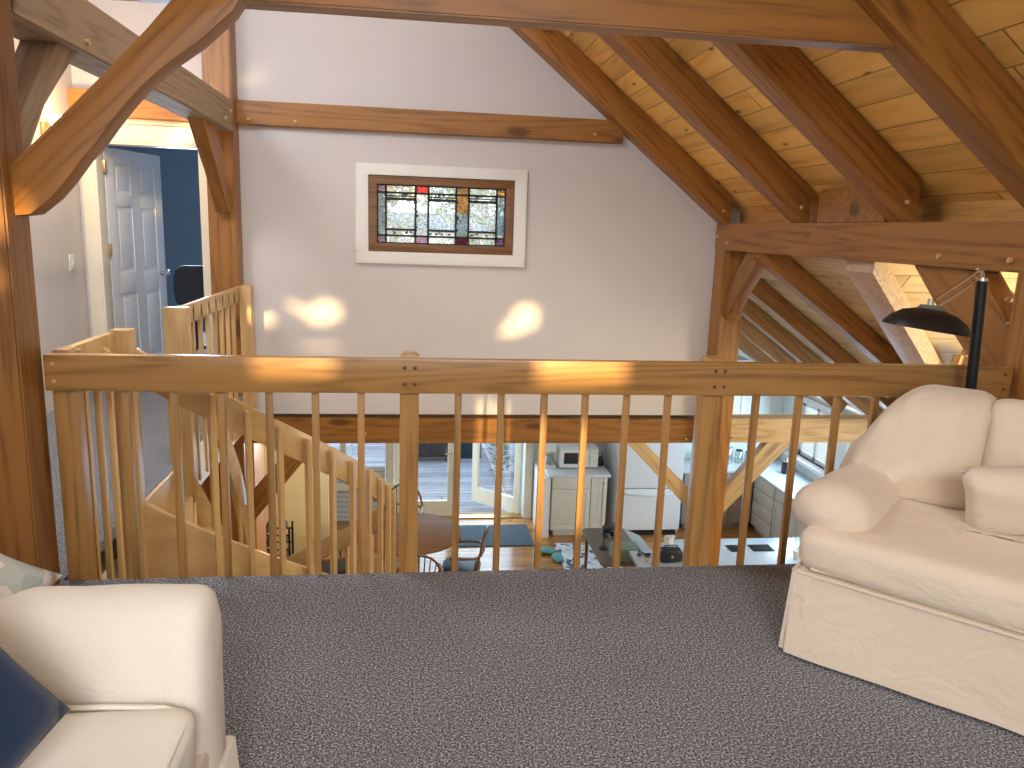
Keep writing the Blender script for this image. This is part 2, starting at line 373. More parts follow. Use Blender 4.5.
def outline_timber(name, label, poly, axis, a0, a1, mat='fir', group=None, cat='brace', peg=None, bevel=.006):
    """curved brace: an outline with its own distance and thickness; local x follows the brace so the grain runs along it"""
    n = len(poly); c2 = (sum(p[0] for p in poly) / n, sum(p[1] for p in poly) / n)
    far = max(((a, b) for a in poly for b in poly), key=lambda t: (t[0][0] - t[1][0]) ** 2 + (t[0][1] - t[1][1]) ** 2)
    f = {'x': lambda p, a: Vector((a, p[0], p[1])), 'y': lambda p, a: Vector((p[0], a, p[1]))}[axis]
    x = (f(far[1], 0) - f(far[0], 0)).normalized(); y = Vector((1, 0, 0)) if axis == 'x' else Vector((0, 1, 0)); z = x.cross(y).normalized()
    Rm = Matrix((x, y, z)).transposed(); c = f(c2, (a0 + a1) / 2); inv = Rm.inverted()
    mb = MB(); mb.prism(poly, axis, a0, a1); mb.v = [inv @ (v - c) for v in mb.v]
    o = mb.build(name, mat, bevel=bevel, smooth=25); o.matrix_world = Matrix.Translation(c) @ Rm.to_4x4()
    tag(o, label, cat, group, 'thing')
    if peg:
        pm = MB()
        for q in peg:
            w = inv @ (Vector(q) - c); pm = MB(); pm.blob(w, (.013, .02, .013), nu=10, nv=6); pm.build('peg', 'peg', o, local=True)
    return o
def smoothpoly(pts, it=2, keep=()):
    for _ in range(it):
        q = []
        for i in range(len(pts)):
            a, b = pts[i], pts[(i + 1) % len(pts)]
            q += [(a[0] * .75 + b[0] * .25, a[1] * .75 + b[1] * .25), (a[0] * .25 + b[0] * .75, a[1] * .25 + b[1] * .75)]
        pts = q
    return pts

# ------------------------------------------------------------------ camera (solved from the photograph's lines)
cam_d = bpy.data.cameras.new('camera'); cam = bpy.data.objects.new('camera', cam_d); COL.objects.link(cam); S.camera = cam
pi_, ya, ro = .1968, .1317, .0348
fw = Vector((math.sin(ya) * math.cos(pi_), math.cos(ya) * math.cos(pi_), -math.sin(pi_)))
r0 = Vector((math.cos(ya), -math.sin(ya), 0)); u0 = r0.cross(fw)
rr = r0 * math.cos(ro) + u0 * math.sin(ro); uu = -r0 * math.sin(ro) + u0 * math.cos(ro)
cam.matrix_world = Matrix.Translation((0, 0, 1.4212)) @ Matrix((rr, uu, -fw)).transposed().to_4x4()
cam_d.sensor_width = 36.; cam_d.lens = 771.4 / 1024 * 36; cam_d.clip_start = .02

GF = -2.75            # ground floor
# ------------------------------------------------------------------ room shell
struct('floor', MB().box(-2.62, 2.86, -3.4, 3.04, -.05, 0), 'carpet')
struct('floor_bridge', MB().box(-2.62, -1.366, 3.04, 6.67, -.05, 0), 'carpet')
struct('floor_lower', MB().box(-2.62, 5.6, 3.0, 10.8, GF - .1, GF), 'floorwood')
struct('ceiling_lower', MB().box(-2.62, 2.62, 6.83, 10.8, -.24, -.1), 'white')
struct('trim_bridge', MB().box(-1.366, -1.345, 3.70, 4.56, -.26, -.004).box(-1.366, -1.345, 4.64, 6.45, -.26, -.004), 'map_x')
struct('trim_edge', MB().box(-1.34, 2.6, 2.98, 3.04, -.30, -.051), 'oak_x')
struct('ceiling_underside', MB().box(-2.62, 2.86, -3.4, 2.98, -.30, -.20).box(-2.62, -1.41, 3.0, 6.63, -.29, -.2), 'white')
# walls
def wall_with_holes(name, x0, x1, ztop, zbot, holes, y0, y1, mat):
    """ztop: list of (x, z) top outline left to right; holes: (xa, xb, za, zb)"""
    mb = MB(); xs = sorted({x0, x1, *[h[0] for h in holes], *[h[1] for h in holes], *[p[0] for p in ztop if x0 < p[0] < x1]})
    def top(x):
        for a, b in zip(ztop, ztop[1:]):
            if a[0] <= x <= b[0]: return a[1] + (b[1] - a[1]) * (x - a[0]) / (b[0] - a[0])
        return ztop[0][1] if x < ztop[0][0] else ztop[-1][1]
    for a, b in zip(xs, xs[1:]):
        hs = sorted([h for h in holes if h[0] <= a + 1e-6 and h[1] >= b - 1e-6], key=lambda h: h[2]); z = zbot
        for h in hs:
            if h[2] > z + 1e-4: mb.prism([(a, z), (b, z), (b, h[2]), (a, h[2])], 'y', y0, y1)
            z = h[3]
        mb.prism([(a, z), (b, z), (b, top(b)), (a, top(a))], 'y', y0, y1)
    return struct(name, mb, mat)
SL = .785
def zr(x): return 1.55 - SL * (x - 2.65)          # underside of main rafters
XR = -1.2; ZR = zr(XR) + .26
far_top = [(-2.9, 3.3), (XR, ZR), (2.9, zr(2.9) + .25)]
wall_with_holes('wall_far', -2.62, 2.88, far_top, -.2, [(-2.49, -1.69, 0, 1.99), (-.47, .95, 1.11, 1.92)], 6.67, 6.79, 'wall')
back_holes = []
wall_left = struct('wall_left', MB().box(-2.74, -2.62, -3.4, 6.79, -.3, 3.6), 'wall')
struct('wall_left_lower', MB().box(-2.74, -2.62, 3.0, 10.9, GF, -.3), 'yellow')
struct('wall_near_lower', MB().box(-2.62, 5.6, 2.88, 2.98, GF, -.3), 'cream')
struct('wall_right', MB().box(2.86, 2.96, -3.4, 2.88, -.3, 1.62), 'wall')
wall_with_holes('wall_rear_lower', -2.62, 5.7, [(-3, .0), (2.6, .0), (2.61, 1.35), (5.8, -.8)], GF, [(-.24, 1.64, GF, -.72), (-1.75, -.15, -2.2, -.9)], 10.72, 10.86, 'kwall')
# sidewall of kitchen with windows (built along y)
mb = MB(); wy = [(9.35, 10.2), (7.7, 8.9), (5.6, 7.0)]; yprev = 3.0
for a, b in sorted(wy):
    mb.box(5.55, 5.68, yprev, a, GF, -.70); mb.box(5.55, 5.68, a, b, GF, -1.62); mb.box(5.55, 5.68, a, b, -.84, -.70); yprev = b
mb.box(5.55, 5.68, yprev, 10.86, GF, -.70)
struct('wall_right_kitchen', mb, 'kwall')
# bedroom behind the hall door
struct('wall_bedroom', MB().box(-4.4, -4.3, 6.79, 10.7, -.1, 2.6).box(-4.4, -1.2, 10.6, 10.7, -.1, 2.6).box(-1.3, -1.2, 6.79, 10.7, -.1, 2.6).box(-4.4, -2.74, 6.7, 6.79, -.1, 2.6), 'blue')
struct('ceiling_bedroom', MB().box(-4.4, -1.2, 6.79, 10.7, 2.6, 2.7), 'blue')
struct('floor_bedroom', MB().box(-4.4, -1.2, 6.791, 10.7, -.09, 0), 'carpet')

# ------------------------------------------------------------------ board ceilings (each its own slab; local x along the boards)
def slab(name, o, ex, ey, lx, ly, t, mat, poly=None):
    """slab with origin o, unit ex along the boards, ey down the slope"""
    ex, ey = Vector(ex).normalized(), Vector(ey).normalized(); ez = ex.cross(ey).normalized()
    if ez.z < 0: sgn = -1
    else: sgn = 1
    mb = MB(); poly = poly or [(0, 0), (lx, 0), (lx, ly), (0, ly)]
    mb.prism(poly, 'z', 0, sgn * t)
    ob = struct(name, mb, mat); ob.matrix_world = Matrix.Translation(Vector(o)) @ Matrix((ex, ey, ez)).transposed().to_4x4()
    return ob
dsl = Vector((1, 0, -SL)).normalized()
slab('ceiling', (XR, -3.4, zr(XR) + .262), (0, 1, 0), dsl, 10.2, 4.97 + .3, .04, 'pine')
slab('ceiling_left', (XR, -3.4, zr(XR) + .262), (0, 1, 0), (-1, 0, -.8), 10.2, 2.6, .04, 'pine')
SA = .72; AZ = 1.46                                # lower roof over the kitchen aisle
dA = Vector((1, 0, -SA)).normalized(); kA = math.sqrt(1 + SA * SA)
vy = lambda x: 4.385 + (x - 2.615) * .745            # valley line in plan
slab('ceiling_aisle', (2.66, 0, AZ), (0, 1, 0), dA, 1, 1, .04, 'pine_pale', [(vy(2.66) + .02, 0), (10.8, 0), (10.8, 2.95 * kA), (vy(5.61) + .02, 2.95 * kA)])
# dormer ceiling: level, then falling away to the valley
DS = .966
dD = Vector((0, 1, -DS)).normalized(); kD = math.sqrt(1 + DS * DS)
slab('ceiling_dormer', (2.88, 0, 1.46), (1, 0, 0), (0, 1, 0), 1, 1, .04, 'pine_pale', [(0, 2.4), (2.7, 2.4), (2.7, 4.44), (0, 4.44)])
slab('ceiling_dormer_slope', (2.68, 4.42, 1.46), (1, 0, 0), dD, 1, 1, .04, 'pine_pale', [(0, 0), (2.9, 0), (2.9, (vy(5.58) - 4.42 + .06) * kD), (0, (vy(2.68) - 4.42 + .06) * kD)])
struct('trim_eave', MB().box(2.86, 2.90, -3.3, 6.66, 1.545, 1.72), wood('pine_trim', (.58, .32, .095), (.4, .19, .045), 'y'))
mb = MB(); mb.prism([(2.4, .9), (2.4, 1.46), (4.4, 1.46), (4.98, .9)], 'x', 5.56, 5.66); mb.box(5.56, 5.66, 2.0, 2.7, -.8, .95).box(5.56, 5.66, 3.9, 4.4, -.8, .85)
struct('wall_dormer', mb, 'cream')

# ------------------------------------------------------------------ timber frame
timber('timber_post', 'large fir post at the left end of the front guard rail', (-1.483, 2.955, -.28), (-1.483, 2.955, 3.2), .17, .226, 'fir', 'main posts', 'post', up=(1, 0, 0))
timber('timber_post', 'fir post at the right end of the front guard rail beside the black lamp', (2.715, 2.98, -.28), (2.715, 2.98, 1.32), .20, .23, 'fir', 'main posts', 'post', up=(1, 0, 0))
timber('timber_post', 'fir post between the hall doorway and the white gable wall', (-1.495, 6.56, -.24), (-1.495, 6.56, 3.3), .22, .21, 'fir', 'main posts', 'post', up=(1, 0, 0))
timber('timber_post', 'fir post at the right edge of the white gable wall under the plate beam', (2.765, 6.56, GF), (2.765, 6.56, 1.32), .22, .205, 'fir', 'main posts', 'post', up=(1, 0, 0))
timber('tie_beam', 'heavy fir tie beam crossing the top of the picture above the guard rail', (-1.6, 3.045, 2.29), (1.86, 3.045, 2.29), .11, .24, 'fir', 'tie beams')
timber('tie_beam', 'fir tie beam set into the white gable wall above the stained glass window', (-1.40, 6.665, 2.262), (1.75, 6.665, 2.262), .10, .185, 'fir', 'tie beams', pegs=((.1, -1, -.05), (.46, -1, -.05), (2.9, -1, -.03)))
timber('aisle_beam', 'grey beam running from the near left post to the hall doorway post', (-1.475, 3.06, 2.208), (-1.475, 6.44, 2.208), .19, .224, 'grey_fir', cat='beam', pegs=((.62, -1, -.07), (3.1, -1, -.05), (3.27, -1, 0.02)))
timber('plate_beam', 'level fir plate beam with dark knots carrying the feet of the rafters', (2.76, 2.88, 1.425), (2.76, 6.66, 1.425), .22, .226, 'fir', cat='beam', pegs=((.30, 1, -.06), (.78, 1, -.06), (3.5, 1, -.05), (3.72, 1, 0)))
timber('girt_beam', 'fir girt beam spanning the foot of the white gable wall above the kitchen', (-1.4, 6.73, -.345), (2.66, 6.73, -.345), .18, .226, 'fir', cat='beam', group='girt beams', pegs=((1.0, -1, -.02), (3.92, -1, -.07)))
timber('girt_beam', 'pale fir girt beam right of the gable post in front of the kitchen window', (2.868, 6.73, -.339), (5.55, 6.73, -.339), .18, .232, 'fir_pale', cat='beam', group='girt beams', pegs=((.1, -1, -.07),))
timber('header_beam', 'orange fir header above the cream casing of the hall doorway', (-2.62, 6.62, 2.27), (-1.6, 6.62, 2.27), .10, .2, wood('orange_fir', (.55, .22, .05), (.36, .12, .02), 'x'), cat='beam')
RT = .2 * math.sqrt(1 + SL * SL) / 1.0
def rafter(label, yc, w, x1, x0=-1.15, peg=True, pw=.205):
    dz = .20 * math.sqrt(1 + SL * SL)
    poly = [(x0, zr(x0)), (x1, zr(x1)), (x1, zr(x1) + dz), (x0, zr(x0) + dz)]
    return outline_timber('rafter', label, poly, 'y', yc - w / 2, yc + w / 2, 'fir', 'rafters of the main roof', 'rafter', peg=[(x1 - .07, yc - w / 2, zr(x1) + .13)] if peg else None, bevel=.006)
rafter('fir rafter lying along the top edge of the white gable wall', 6.60, .24, 2.70)
rafter('second fir rafter from the white gable wall with a pale lower edge', 5.22, .20, 2.70)
rafter('third fir rafter from the white gable wall, its foot right of the triangular block', 4.06, .20, 2.70)
rafter('nearest fir rafter crossing the upper right corner above the sofa', 3.01, .19, 2.70)
rafter('fir rafter behind the near tie beam', .9, .2, 2.70)
# triangular filler between rafter and plate
outline_timber('rafter_block', 'triangular fir block on the plate beam between second and third rafter', [(2.66, 1.54), (2.88, 1.54), (2.88, 1.58), (2.66, 1.75)], 'y', 4.2, 4.95, 'fir', cat='block')
# braces
outline_timber('curved_brace', 'long curved fir brace from the near left post up to the near tie beam',
    [(-1.38, 1.575), (-1.256, 1.692), (-1.026, 1.918), (-.90, 2.05), (-.80, 2.165), (-.59, 2.165), (-.62, 2.12), (-.739, 2.012), (-.82, 1.955), (-.88, 1.905), (-.932, 1.858), (-.985, 1.80), (-1.037, 1.735), (-1.085, 1.67), (-1.133, 1.618), (-1.205, 1.525), (-1.25, 1.475), (-1.32, 1.418), (-1.375, 1.41)], 'y', 2.93, 3.04, 'fir', 'knee braces')
outline_timber('curved_brace', 'grey brace behind the near left post under the grey beam', [(3.045, 1.48), (3.045, 1.63), (3.22, 1.80), (3.38, 1.96), (3.50, 2.097), (3.69, 2.097), (3.60, 2.03), (3.50, 1.955), (3.35, 1.835), (3.225, 1.69), (3.12, 1.55)], 'x', -1.56, -1.42, 'grey_fir', 'knee braces')
outline_timber('curved_brace', 'small curved brace on the hall doorway post under the grey beam', [(6.45, 1.48), (6.45, 1.62), (6.02, 2.1), (5.68, 2.1), (5.85, 1.95), (6.08, 1.77), (6.27, 1.58), (6.36, 1.48)], 'x', -1.52, -1.42, 'fir', 'knee braces')
outline_timber('curved_brace', 'short curved brace on the gable post under the far end of the plate beam', [(6.45, .74), (6.45, .93), (6.1, 1.31), (5.82, 1.31), (5.95, 1.17), (6.18, .98), (6.33, .80), (6.36, .72)], 'x', 2.70, 2.81, 'fir', 'knee braces')
outline_timber('curved_brace', 'fir brace behind the black lamp pole under the near end of the plate beam', [(3.09, .72), (3.09, .98), (3.42, 1.31), (3.92, 1.31), (3.7, 1.12), (3.45, .92), (3.2, .72)], 'x', 2.69, 2.80, 'fir', 'knee braces', peg=[(2.685, 3.2, 1.19), (2.685, 3.17, 1.08)])
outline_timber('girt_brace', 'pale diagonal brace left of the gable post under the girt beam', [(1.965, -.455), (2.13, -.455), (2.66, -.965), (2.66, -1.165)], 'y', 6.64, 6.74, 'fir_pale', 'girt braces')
outline_timber('girt_brace', 'pale diagonal brace right of the gable post in front of the dark cabinets', [(3.32, -.455), (3.565, -.455), (2.87, -1.235), (2.87, -1.01)], 'y', 6.64, 6.74, 'fir_pale', 'girt braces')
outline_timber('girt_brace', 'dark diagonal brace behind the curved stair handrail under the girt beam', [(-.80, -.455), (-1.01, -.455), (-1.385, -.91), (-1.385, -1.19)], 'y', 6.64, 6.74, 'fir', 'girt braces')
timber('timber_post', 'lower fir post behind the spiral staircase', (-1.495, 6.56, GF), (-1.495, 6.56, -.3), .22, .21, 'fir', 'main posts', 'post', up=(1, 0, 0))
# aisle rafters
def arafter(label, yc, xe=5.5):
    h = .15; off = h / 2 * kA
    zb = lambda x: AZ - .006 - off - SA * (x - 2.66)
    return timber('aisle_rafter', label, (2.69, yc, zb(2.69)), (xe, yc, zb(xe)), .17, h, 'fir', 'rafters over the kitchen', 'rafter')
for lab, y in (('aisle rafter seen left of the wide valley timber, upper edge against pale boards', 5.80), ('aisle rafter second from the valley timber, with a bright lower edge', 6.96), ('third aisle rafter down from the valley timber', 8.02), ('aisle rafter ending nearest the bluish triangle of wall', 9.1), ('farthest dark aisle rafter over the kitchen corner', 10.2)):
    arafter(lab, y, 4.25 if y < 6 else 5.5)
vz = lambda x: 1.27 + .10 - SA * (x - 2.66)
mb = MB(); mb.rings([[Vector((x - 4, vy(x) + d - 5, vz(x) + e)) for d, e in ((-.15, -.1), (.15, -.1), (.15, .08), (-.15, .08))] for x in (2.70, 3.4, 4.1, 4.8, 5.4)])
vo_ = mb.build('valley_rafter', wood('pink_fir', (.52, .36, .24), (.34, .2, .12), 'x'), bevel=.006); vo_.location = (4, 5, 0)
tag(vo_, 'wide pale pinkish valley timber descending behind the lamp shade', 'rafter', None, 'thing')
timber('dormer_rafter', 'brown dormer rafter rising behind the lamp arm to the plate beam', (2.85, 3.95, 1.36), (4.2, 3.95, .52), .14, .15, 'fir', cat='rafter')
timber('ridge_log', 'pale rounded log under the lit dormer boards', (3.9, 5.05, .62), (5.4, 5.5, .12), .15, .17, 'fir_pale', cat='rafter', bevel=.05)

# ------------------------------------------------------------------ door to the bedroom (door_1)
d1 = sempty('door_1', (-2.09, 6.66, 0))
mb = MB(); mb.box(-2.59, -2.49, 6.635, 6.67, 0, 1.99).box(-1.69, -1.60, 6.635, 6.67, 0, 1.99).box(-2.59, -1.60, 6.635, 6.67, 1.991, 2.13).box(-2.61, -1.60, 6.62, 6.67, 2.13, 2.17)
mb.box(-2.50, -2.475, 6.64, 6.80, 0, 1.99).box(-1.705, -1.69, 6.64, 6.80, 0, 1.99).box(-2.5, -1.69, 6.64, 6.80, 1.975, 1.995)
mb.build('casing', 'cream', d1, bevel=.006)
# leaf, hinged on the left, opened into the room
th = R(75); lm = Matrix.Translation((-2.47, 6.80, 0)) @ Matrix.Rotation(th, 4, 'Z')
def leaf_mb(w, h, t):
    mb = MB(); st = .11; pw = (w - 3 * st) / 2
    mb.box(0.002, w - .002, .007, t - .007, 0.012, h - .002)
    for x0, x1 in ((0, st), (st + pw, 2 * st + pw), (w - st, w)): mb.box(x0, x1, 0, t, .01, h)
    rows = [(0.01, .2), (.78, .96), (1.5, 1.6), (h - .12, h)]
    for a, b in rows:
        for x0 in (st, 2 * st + pw): mb.box(x0, x0 + pw, .0, t, a, b)
    for k in range(3):
        za, zb = rows[k][1], rows[k + 1][0]
        for x0 in (st, 2 * st + pw): mb.box(x0 + .035, x0 + pw - .035, .003, t - .003, za + .035, zb - .035)
    return mb
lf = leaf_mb(.78, 1.965, .036); lf.v = [lm @ v for v in lf.v]
leaf = lf.build('door_leaf', 'door', d1, bevel=.004)
for z in (.25, 1.1, 1.76):
    MB().box(-2.49, -2.455, 6.765, 6.80, z, z + .1).build('hinge', 'brass', d1, bevel=.004)
kn = MB(); kp = lambda y, z: None
kmat = lm @ Matrix.Translation((.71, 0, .93)) @ Matrix.Rotation(R(90), 4, 'X')
kn.lathe([(.03, 0), (.03, .008), (.012, .012), (.012, .035), (.028, .045), (.03, .06), (.02, .072), (.003, .075)], mat=kmat, n=16)
kn.build('knob', 'chrome', leaf)
# office chair in the bedroom
def office_chair():
    t = thing('office_chair', 'dark office chair in the blue room behind the open white door', 'chair', (-2.22, 8.35, 0), R(200))
    def b(name, mb, mat='blackp', **k): return mb.build(name, mat, t, local=True, **k)
    mb = MB(); mb.cushion((0, 0, .48), (.24, .23, .04), .03, .01, (8, 4)); b('seat', mb)
    mb = MB(); rs = []
    for i in range(9):
        z = .55 + .42 * i / 8; w = .2 + .03 * math.sin(PI * i / 8) - (.05 if i in (0, 8) else 0); y = .22 + .05 * (i / 8) ** 2 + .02
        rs.append([(-w, y, z), (-w * .5, y + .035, z), (w * .5, y + .035, z), (w, y, z), (w, y + .03, z), (w * .5, y + .065, z), (-w * .5, y + .065, z), (-w, y + .03, z)])
    mb.rings([[Vector(p) for p in r] for r in rs]); b('backrest', mb, smooth=60)
    b('back_support', MB().tube([(0, .1, .45), (0, .27, .47), (0, .29, .6)], .018), 'black')
    b('gas_column', MB().tube([(0, 0, .1), (0, 0, .45)], .025), 'black')
    for k in range(5):
        a = 2 * PI * k / 5; l = b('leg', MB().tube([(0, 0, .12), (.27 * math.cos(a), .27 * math.sin(a), .075)], [.022, .014]), 'black')
        MB().blob((.27 * math.cos(a), .27 * math.sin(a), .032), (.025, .025, .032), nu=10, nv=6).build('caster', 'blackp', l, local=True)
office_chair()
# light switch on hall wall
t = thing('light_switch', 'white light switch plate on the hall wall left of the doorway', 'switch', (-2.62, 6.41, 1.06))
MB().box(-2.62, -2.612, 6.37, 6.45, 1.0, 1.12).build('plate', 'white', t, bevel=.003); MB().box(-2.612, -2.606, 6.40, 6.42, 1.04, 1.08).build('rocker', 'paper', t)
t = thing('wall_sconce', 'lit wall sconce on the hall wall half hidden by the curved brace', 'lamp', (-2.62, 6.12, 1.98))
MB().box(-2.62, -2.60, 6.07, 6.17, 1.92, 2.06).build('backplate', 'brass', t, bevel=.004)
MB().tube([(-2.61, 6.12, 1.99), (-2.54, 6.12, 1.97), (-2.52, 6.12, 2.01)], .008).build('arm', 'brass', t)
MB().lathe([(.03, 0), (.045, .03), (.062, .10), (.06, .10), (.043, .03), (.028, .004)], (-2.52, 6.12, 2.01), 20).build('lamp_shade', emit_mat('sconce_glow', (1, .78, .45), 4), t)
# ------------------------------------------------------------------ stained glass window (window_1)
w1 = sempty('window_1', (.24, 6.66, 1.11))
ox0, ox1, oz0, oz1 = -.47, .95, 1.11, 1.92; ix0, ix1, iz0, iz1 = -.37, .848, 1.208, 1.83
mb = MB(); mb.box(ox0, ox1, 6.635, 6.67, oz0, iz0).box(ox0, ox1, 6.635, 6.67, iz1, oz1).box(ox0, ix0, 6.635, 6.67, iz0, iz1).box(ix1, ox1, 6.635, 6.67, iz0, iz1)
mb.build('casing', 'white', w1, bevel=.004)
mb = MB(); fwid = .07
mb.box(ix0, ix1, 6.65, 6.75, iz0, iz0 + fwid).box(ix0, ix1, 6.65, 6.75, iz1 - fwid, iz1).box(ix0, ix0 + fwid, 6.65, 6.75, iz0 + fwid, iz1 - fwid).box(ix1 - fwid, ix1, 6.65, 6.75, iz0 + fwid, iz1 - fwid)
mb.build('sash', 'winwood', w1, bevel=.004)
mb = MB(); mb.box(ox0, ix0 , 6.67, 6.79, oz0, oz1).box(ix1, ox1, 6.67, 6.79, oz0, oz1).box(ox0, ox1, 6.67, 6.79, oz0, iz0).box(ox0, ox1, 6.67, 6.79, iz1, oz1); mb.build('reveal', 'white', w1)
gx0, gx1, gz0, gz1 = ix0 + fwid, ix1 - fwid, iz0 + fwid, iz1 - fwid
gw, gh = gx1 - gx0, gz1 - gz0
# columns: corner strip, wide, narrow, wide, narrow, wide, corner strip
cs = [0, .068, .295, .395, .61, .71, .93, 1.0]; X = [gx0 + gw * c for c in cs]
zt = [0, .135, .865, 1.]; Zs = [gz0 + gh * c for c in zt]
bars = MB(); yb0, yb1 = 6.688, 6.706
def vb(x, z0, z1, w=.008): bars.box(x - w, x + w, yb0, yb1, z0, z1)
def hb(z, x0, x1, w=.008): bars.box(x0, x1, yb0, yb1, z - w, z + w)
for x in X[1:-1]: vb(x, gz0, gz1)
vb(gx0, gz0, gz1, .01); vb(gx1, gz0, gz1, .01); hb(gz0, gx0, gx1, .01); hb(gz1, gx0, gx1, .01)
hb(Zs[1], gx0, gx1); hb(Zs[2], gx0, gx1)
for i in (1, 3, 5):
    hb(gz0 + gh * .24, X[i], X[i + 1], .009); hb(gz0 + gh * .76, X[i], X[i + 1], .011); hb(gz0 + gh * .81, X[i], X[i + 1], .005)
random.seed(3)
for i in (2, 4):
    for k in range(12): bars.blob((X[i] + random.uniform(-.008, .018), 6.697, gz0 + gh * random.uniform(.2, .8)), (.008, .01, .012), nu=6, nv=4)
for i in (1, 3, 5):
    for k in range(9): bars.blob((random.uniform(X[i], X[i + 1]), 6.697, gz0 + gh * random.choice((.18, .2, .84, .86))), (.012, .01, .008), nu=6, nv=4)
bars.build('lead_came', 'lead', w1)
def pane(nm, cells, col, tex):
    mb = MB()
    for x0, x1, z0, z1 in cells: mb.box(x0, x1, 6.694, 6.70, z0, z1)
    mb.build(nm, glass_mat(nm + '_glass', col, .04, tex), w1)
pane('clear_pane', [(X[i], X[i + 1], gz0, gz1) for i in (1, 3, 5)], (.97, .98, .96), .5)
pane('amber_pane', [(X[4], X[5], gz0 + gh * .55, gz1), (X[6], gx1, Zs[2], gz1)], (.75, .45, .12), .5)
pane('red_pane', [(X[2], X[3], Zs[2], gz1)], (.8, .12, .05), .5)
pane('lilac_pane', [(X[2], X[3], gz0, Zs[1]), (X[6], gx1, gz0, Zs[1]), (gx0, X[1], Zs[2], gz1), (gx0, X[1], gz0, Zs[1])], (.62, .45, .58), .5)
pane('plum_pane', [(X[4], X[5], gz0, Zs[1])], (.35, .14, .2), .5)
pane('smoke_pane', [(gx0, X[1], Zs[1], Zs[2]), (X[6], gx1, Zs[1], Zs[2]), (X[4], X[5], Zs[1], gz0 + gh * .55)], (.55, .62, .62), .5)
pane('pearl_pane', [(X[2], X[3], Zs[1], Zs[2])], (.85, .85, .78), .8)

# ------------------------------------------------------------------ front guard rail
def railbaluster(mb, x, y, z0, z1, w=.027): return mb.box(x - w / 2, x + w / 2, y, y + w, z0, z1)
gr = thing('guard_railing', 'oak guard railing with square balusters crossing the room in front of the opening', 'railing', (.6, 3.02, -.2))
MB().box(-1.348, 2.585, 2.99, 3.038, .777, .915).build('top_rail', 'oak_x', gr, bevel=.006)
for x0, x1 in ((-1.345, -1.267), (-.047, .029), (1.215, 1.305)):
    mb = MB(); ztop = .925
    mb.box(x0, x1, 3.04, 3.125, -.30, ztop - .012); mb.prism([(x0, ztop - .012), (x1, ztop - .012), (x1 - .015, ztop), (x0 + .015, ztop)], 'y', 3.04, 3.125)
    nw = mb.build('newel_post', 'oak_z', gr, bevel=.004)
bx = [-1.09, -.912, -.735, -.555, -.378, -.2, .187, .362, .54, .712, .888, 1.066, 1.455, 1.648, 1.826, 2.0, 2.18, 2.36, 2.52]
for x in bx:
    railbaluster(MB(), x, 3.04, -.25, .86).build('baluster', 'oak_z', gr, bevel=.003)
for x in (-1.315, -.008, 1.26, 2.55):
    for z in (.815, .88):
        for dx in ((-.02, .02) if -1 < x < 2 else (0,)):
            MB().blob((x + dx, 2.99, z), (.008, .004, .008), nu=10, nv=6).build('dowel', 'peg' if x < -1 else 'end', gr)

# ------------------------------------------------------------------ bridge railings and spiral stair
cx, cy = -1.37, 4.89
def zt_(th): return .83 - .01335 * (th + 84)
def pol(r, th): return (cx + r * math.cos(R(th)), cy + r * math.sin(R(th)))
br = thing('bridge_railing', 'short maple railing on the bridge edge behind the left end of the guard rail', 'railing', (-1.31, 3.35, -.2))
MB().box(-1.352, -1.315, 3.13, 3.66, .80, .915).build('top_rail', 'map_z', br, bevel=.005)
MB().box(-1.335, -1.25, 3.60, 3.68, -.30, .925).build('newel_post', 'map_z', br, bevel=.004)
for y in (3.20, 3.33, 3.46):
    MB().prism([(-1.315, -.25), (-1.291, -.25), (-1.291, .85), (-1.315, .87)], 'y', y, y + .028).build('baluster', 'map_z', br, bevel=.003)
fr = thing('landing_railing', 'maple railing with round-topped balusters on the bridge beyond the stair opening', 'railing', (-1.30, 5.4, -.2))
MB().box(-1.372, -1.335, 4.62, 6.36, .80, .915).build('top_rail', 'map_z', fr, bevel=.005)
MB().box(-1.40, -1.27, 4.56, 4.64, -.35, .925).build('newel_post', 'map_z', fr, bevel=.004)
MB().box(-1.335, -1.25, 6.22, 6.36, -.22, .925).build('newel_post', 'map_z', fr, bevel=.004)
def round_bal(p, z0, z1, mat='map_z', w=.030, d=.026, ang=0.):
    mb = MB(); ring0 = []; n = 7
    prof = [(-w / 2, z0), (w / 2, z0), (w / 2, z1 - w / 2)] + [(w / 2 * math.cos(PI * k / n), z1 - w / 2 + w / 2 * math.sin(PI * k / n)) for k in range(1, n)] + [(-w / 2, z1 - w / 2)]
    mb.prism(prof, 'y', 0, d); m = Matrix.Translation((p[0], p[1], 0)) @ Matrix.Rotation(ang, 4, 'Z'); mb.v = [m @ v for v in mb.v]
    return mb
for i in range(8):
    y = 4.76 + i * .185
    round_bal((-1.335, y), -.22, .895, ang=R(90) * -1 + PI).build('baluster', 'map_z', fr, bevel=.0025)
st = thing('spiral_staircase', 'maple spiral staircase with curved handrail winding down from the bridge to the ground floor', 'staircase', (cx, cy, GF))
def helix_band(r0, r1, t0, t1, ztop, h, step=4.):
    n = int(abs(t1 - t0) / step); rs = []
    for i in range(n + 1):
        t = t0 + (t1 - t0) * i / n; z = ztop(t); hh = h(t) if callable(h) else h
        a, b = pol(r0, t), pol(r1, t)
        rs.append([Vector((*a, z - hh)), Vector((*b, z - hh)), Vector((*b, z)), Vector((*a, z))])
    return MB().rings(rs)
TE = 122
helix_band(1.205, 1.245, -88, TE, zt_, .165).build('handrail', 'map_x', st, bevel=.006)
helix_band(1.205, 1.245, -88, TE, lambda t: zt_(t) - .745, lambda t: .30 + .35 * max(0, min(1, (-55 - t) / 20))).build('stringer', 'map_x', st, bevel=.004)
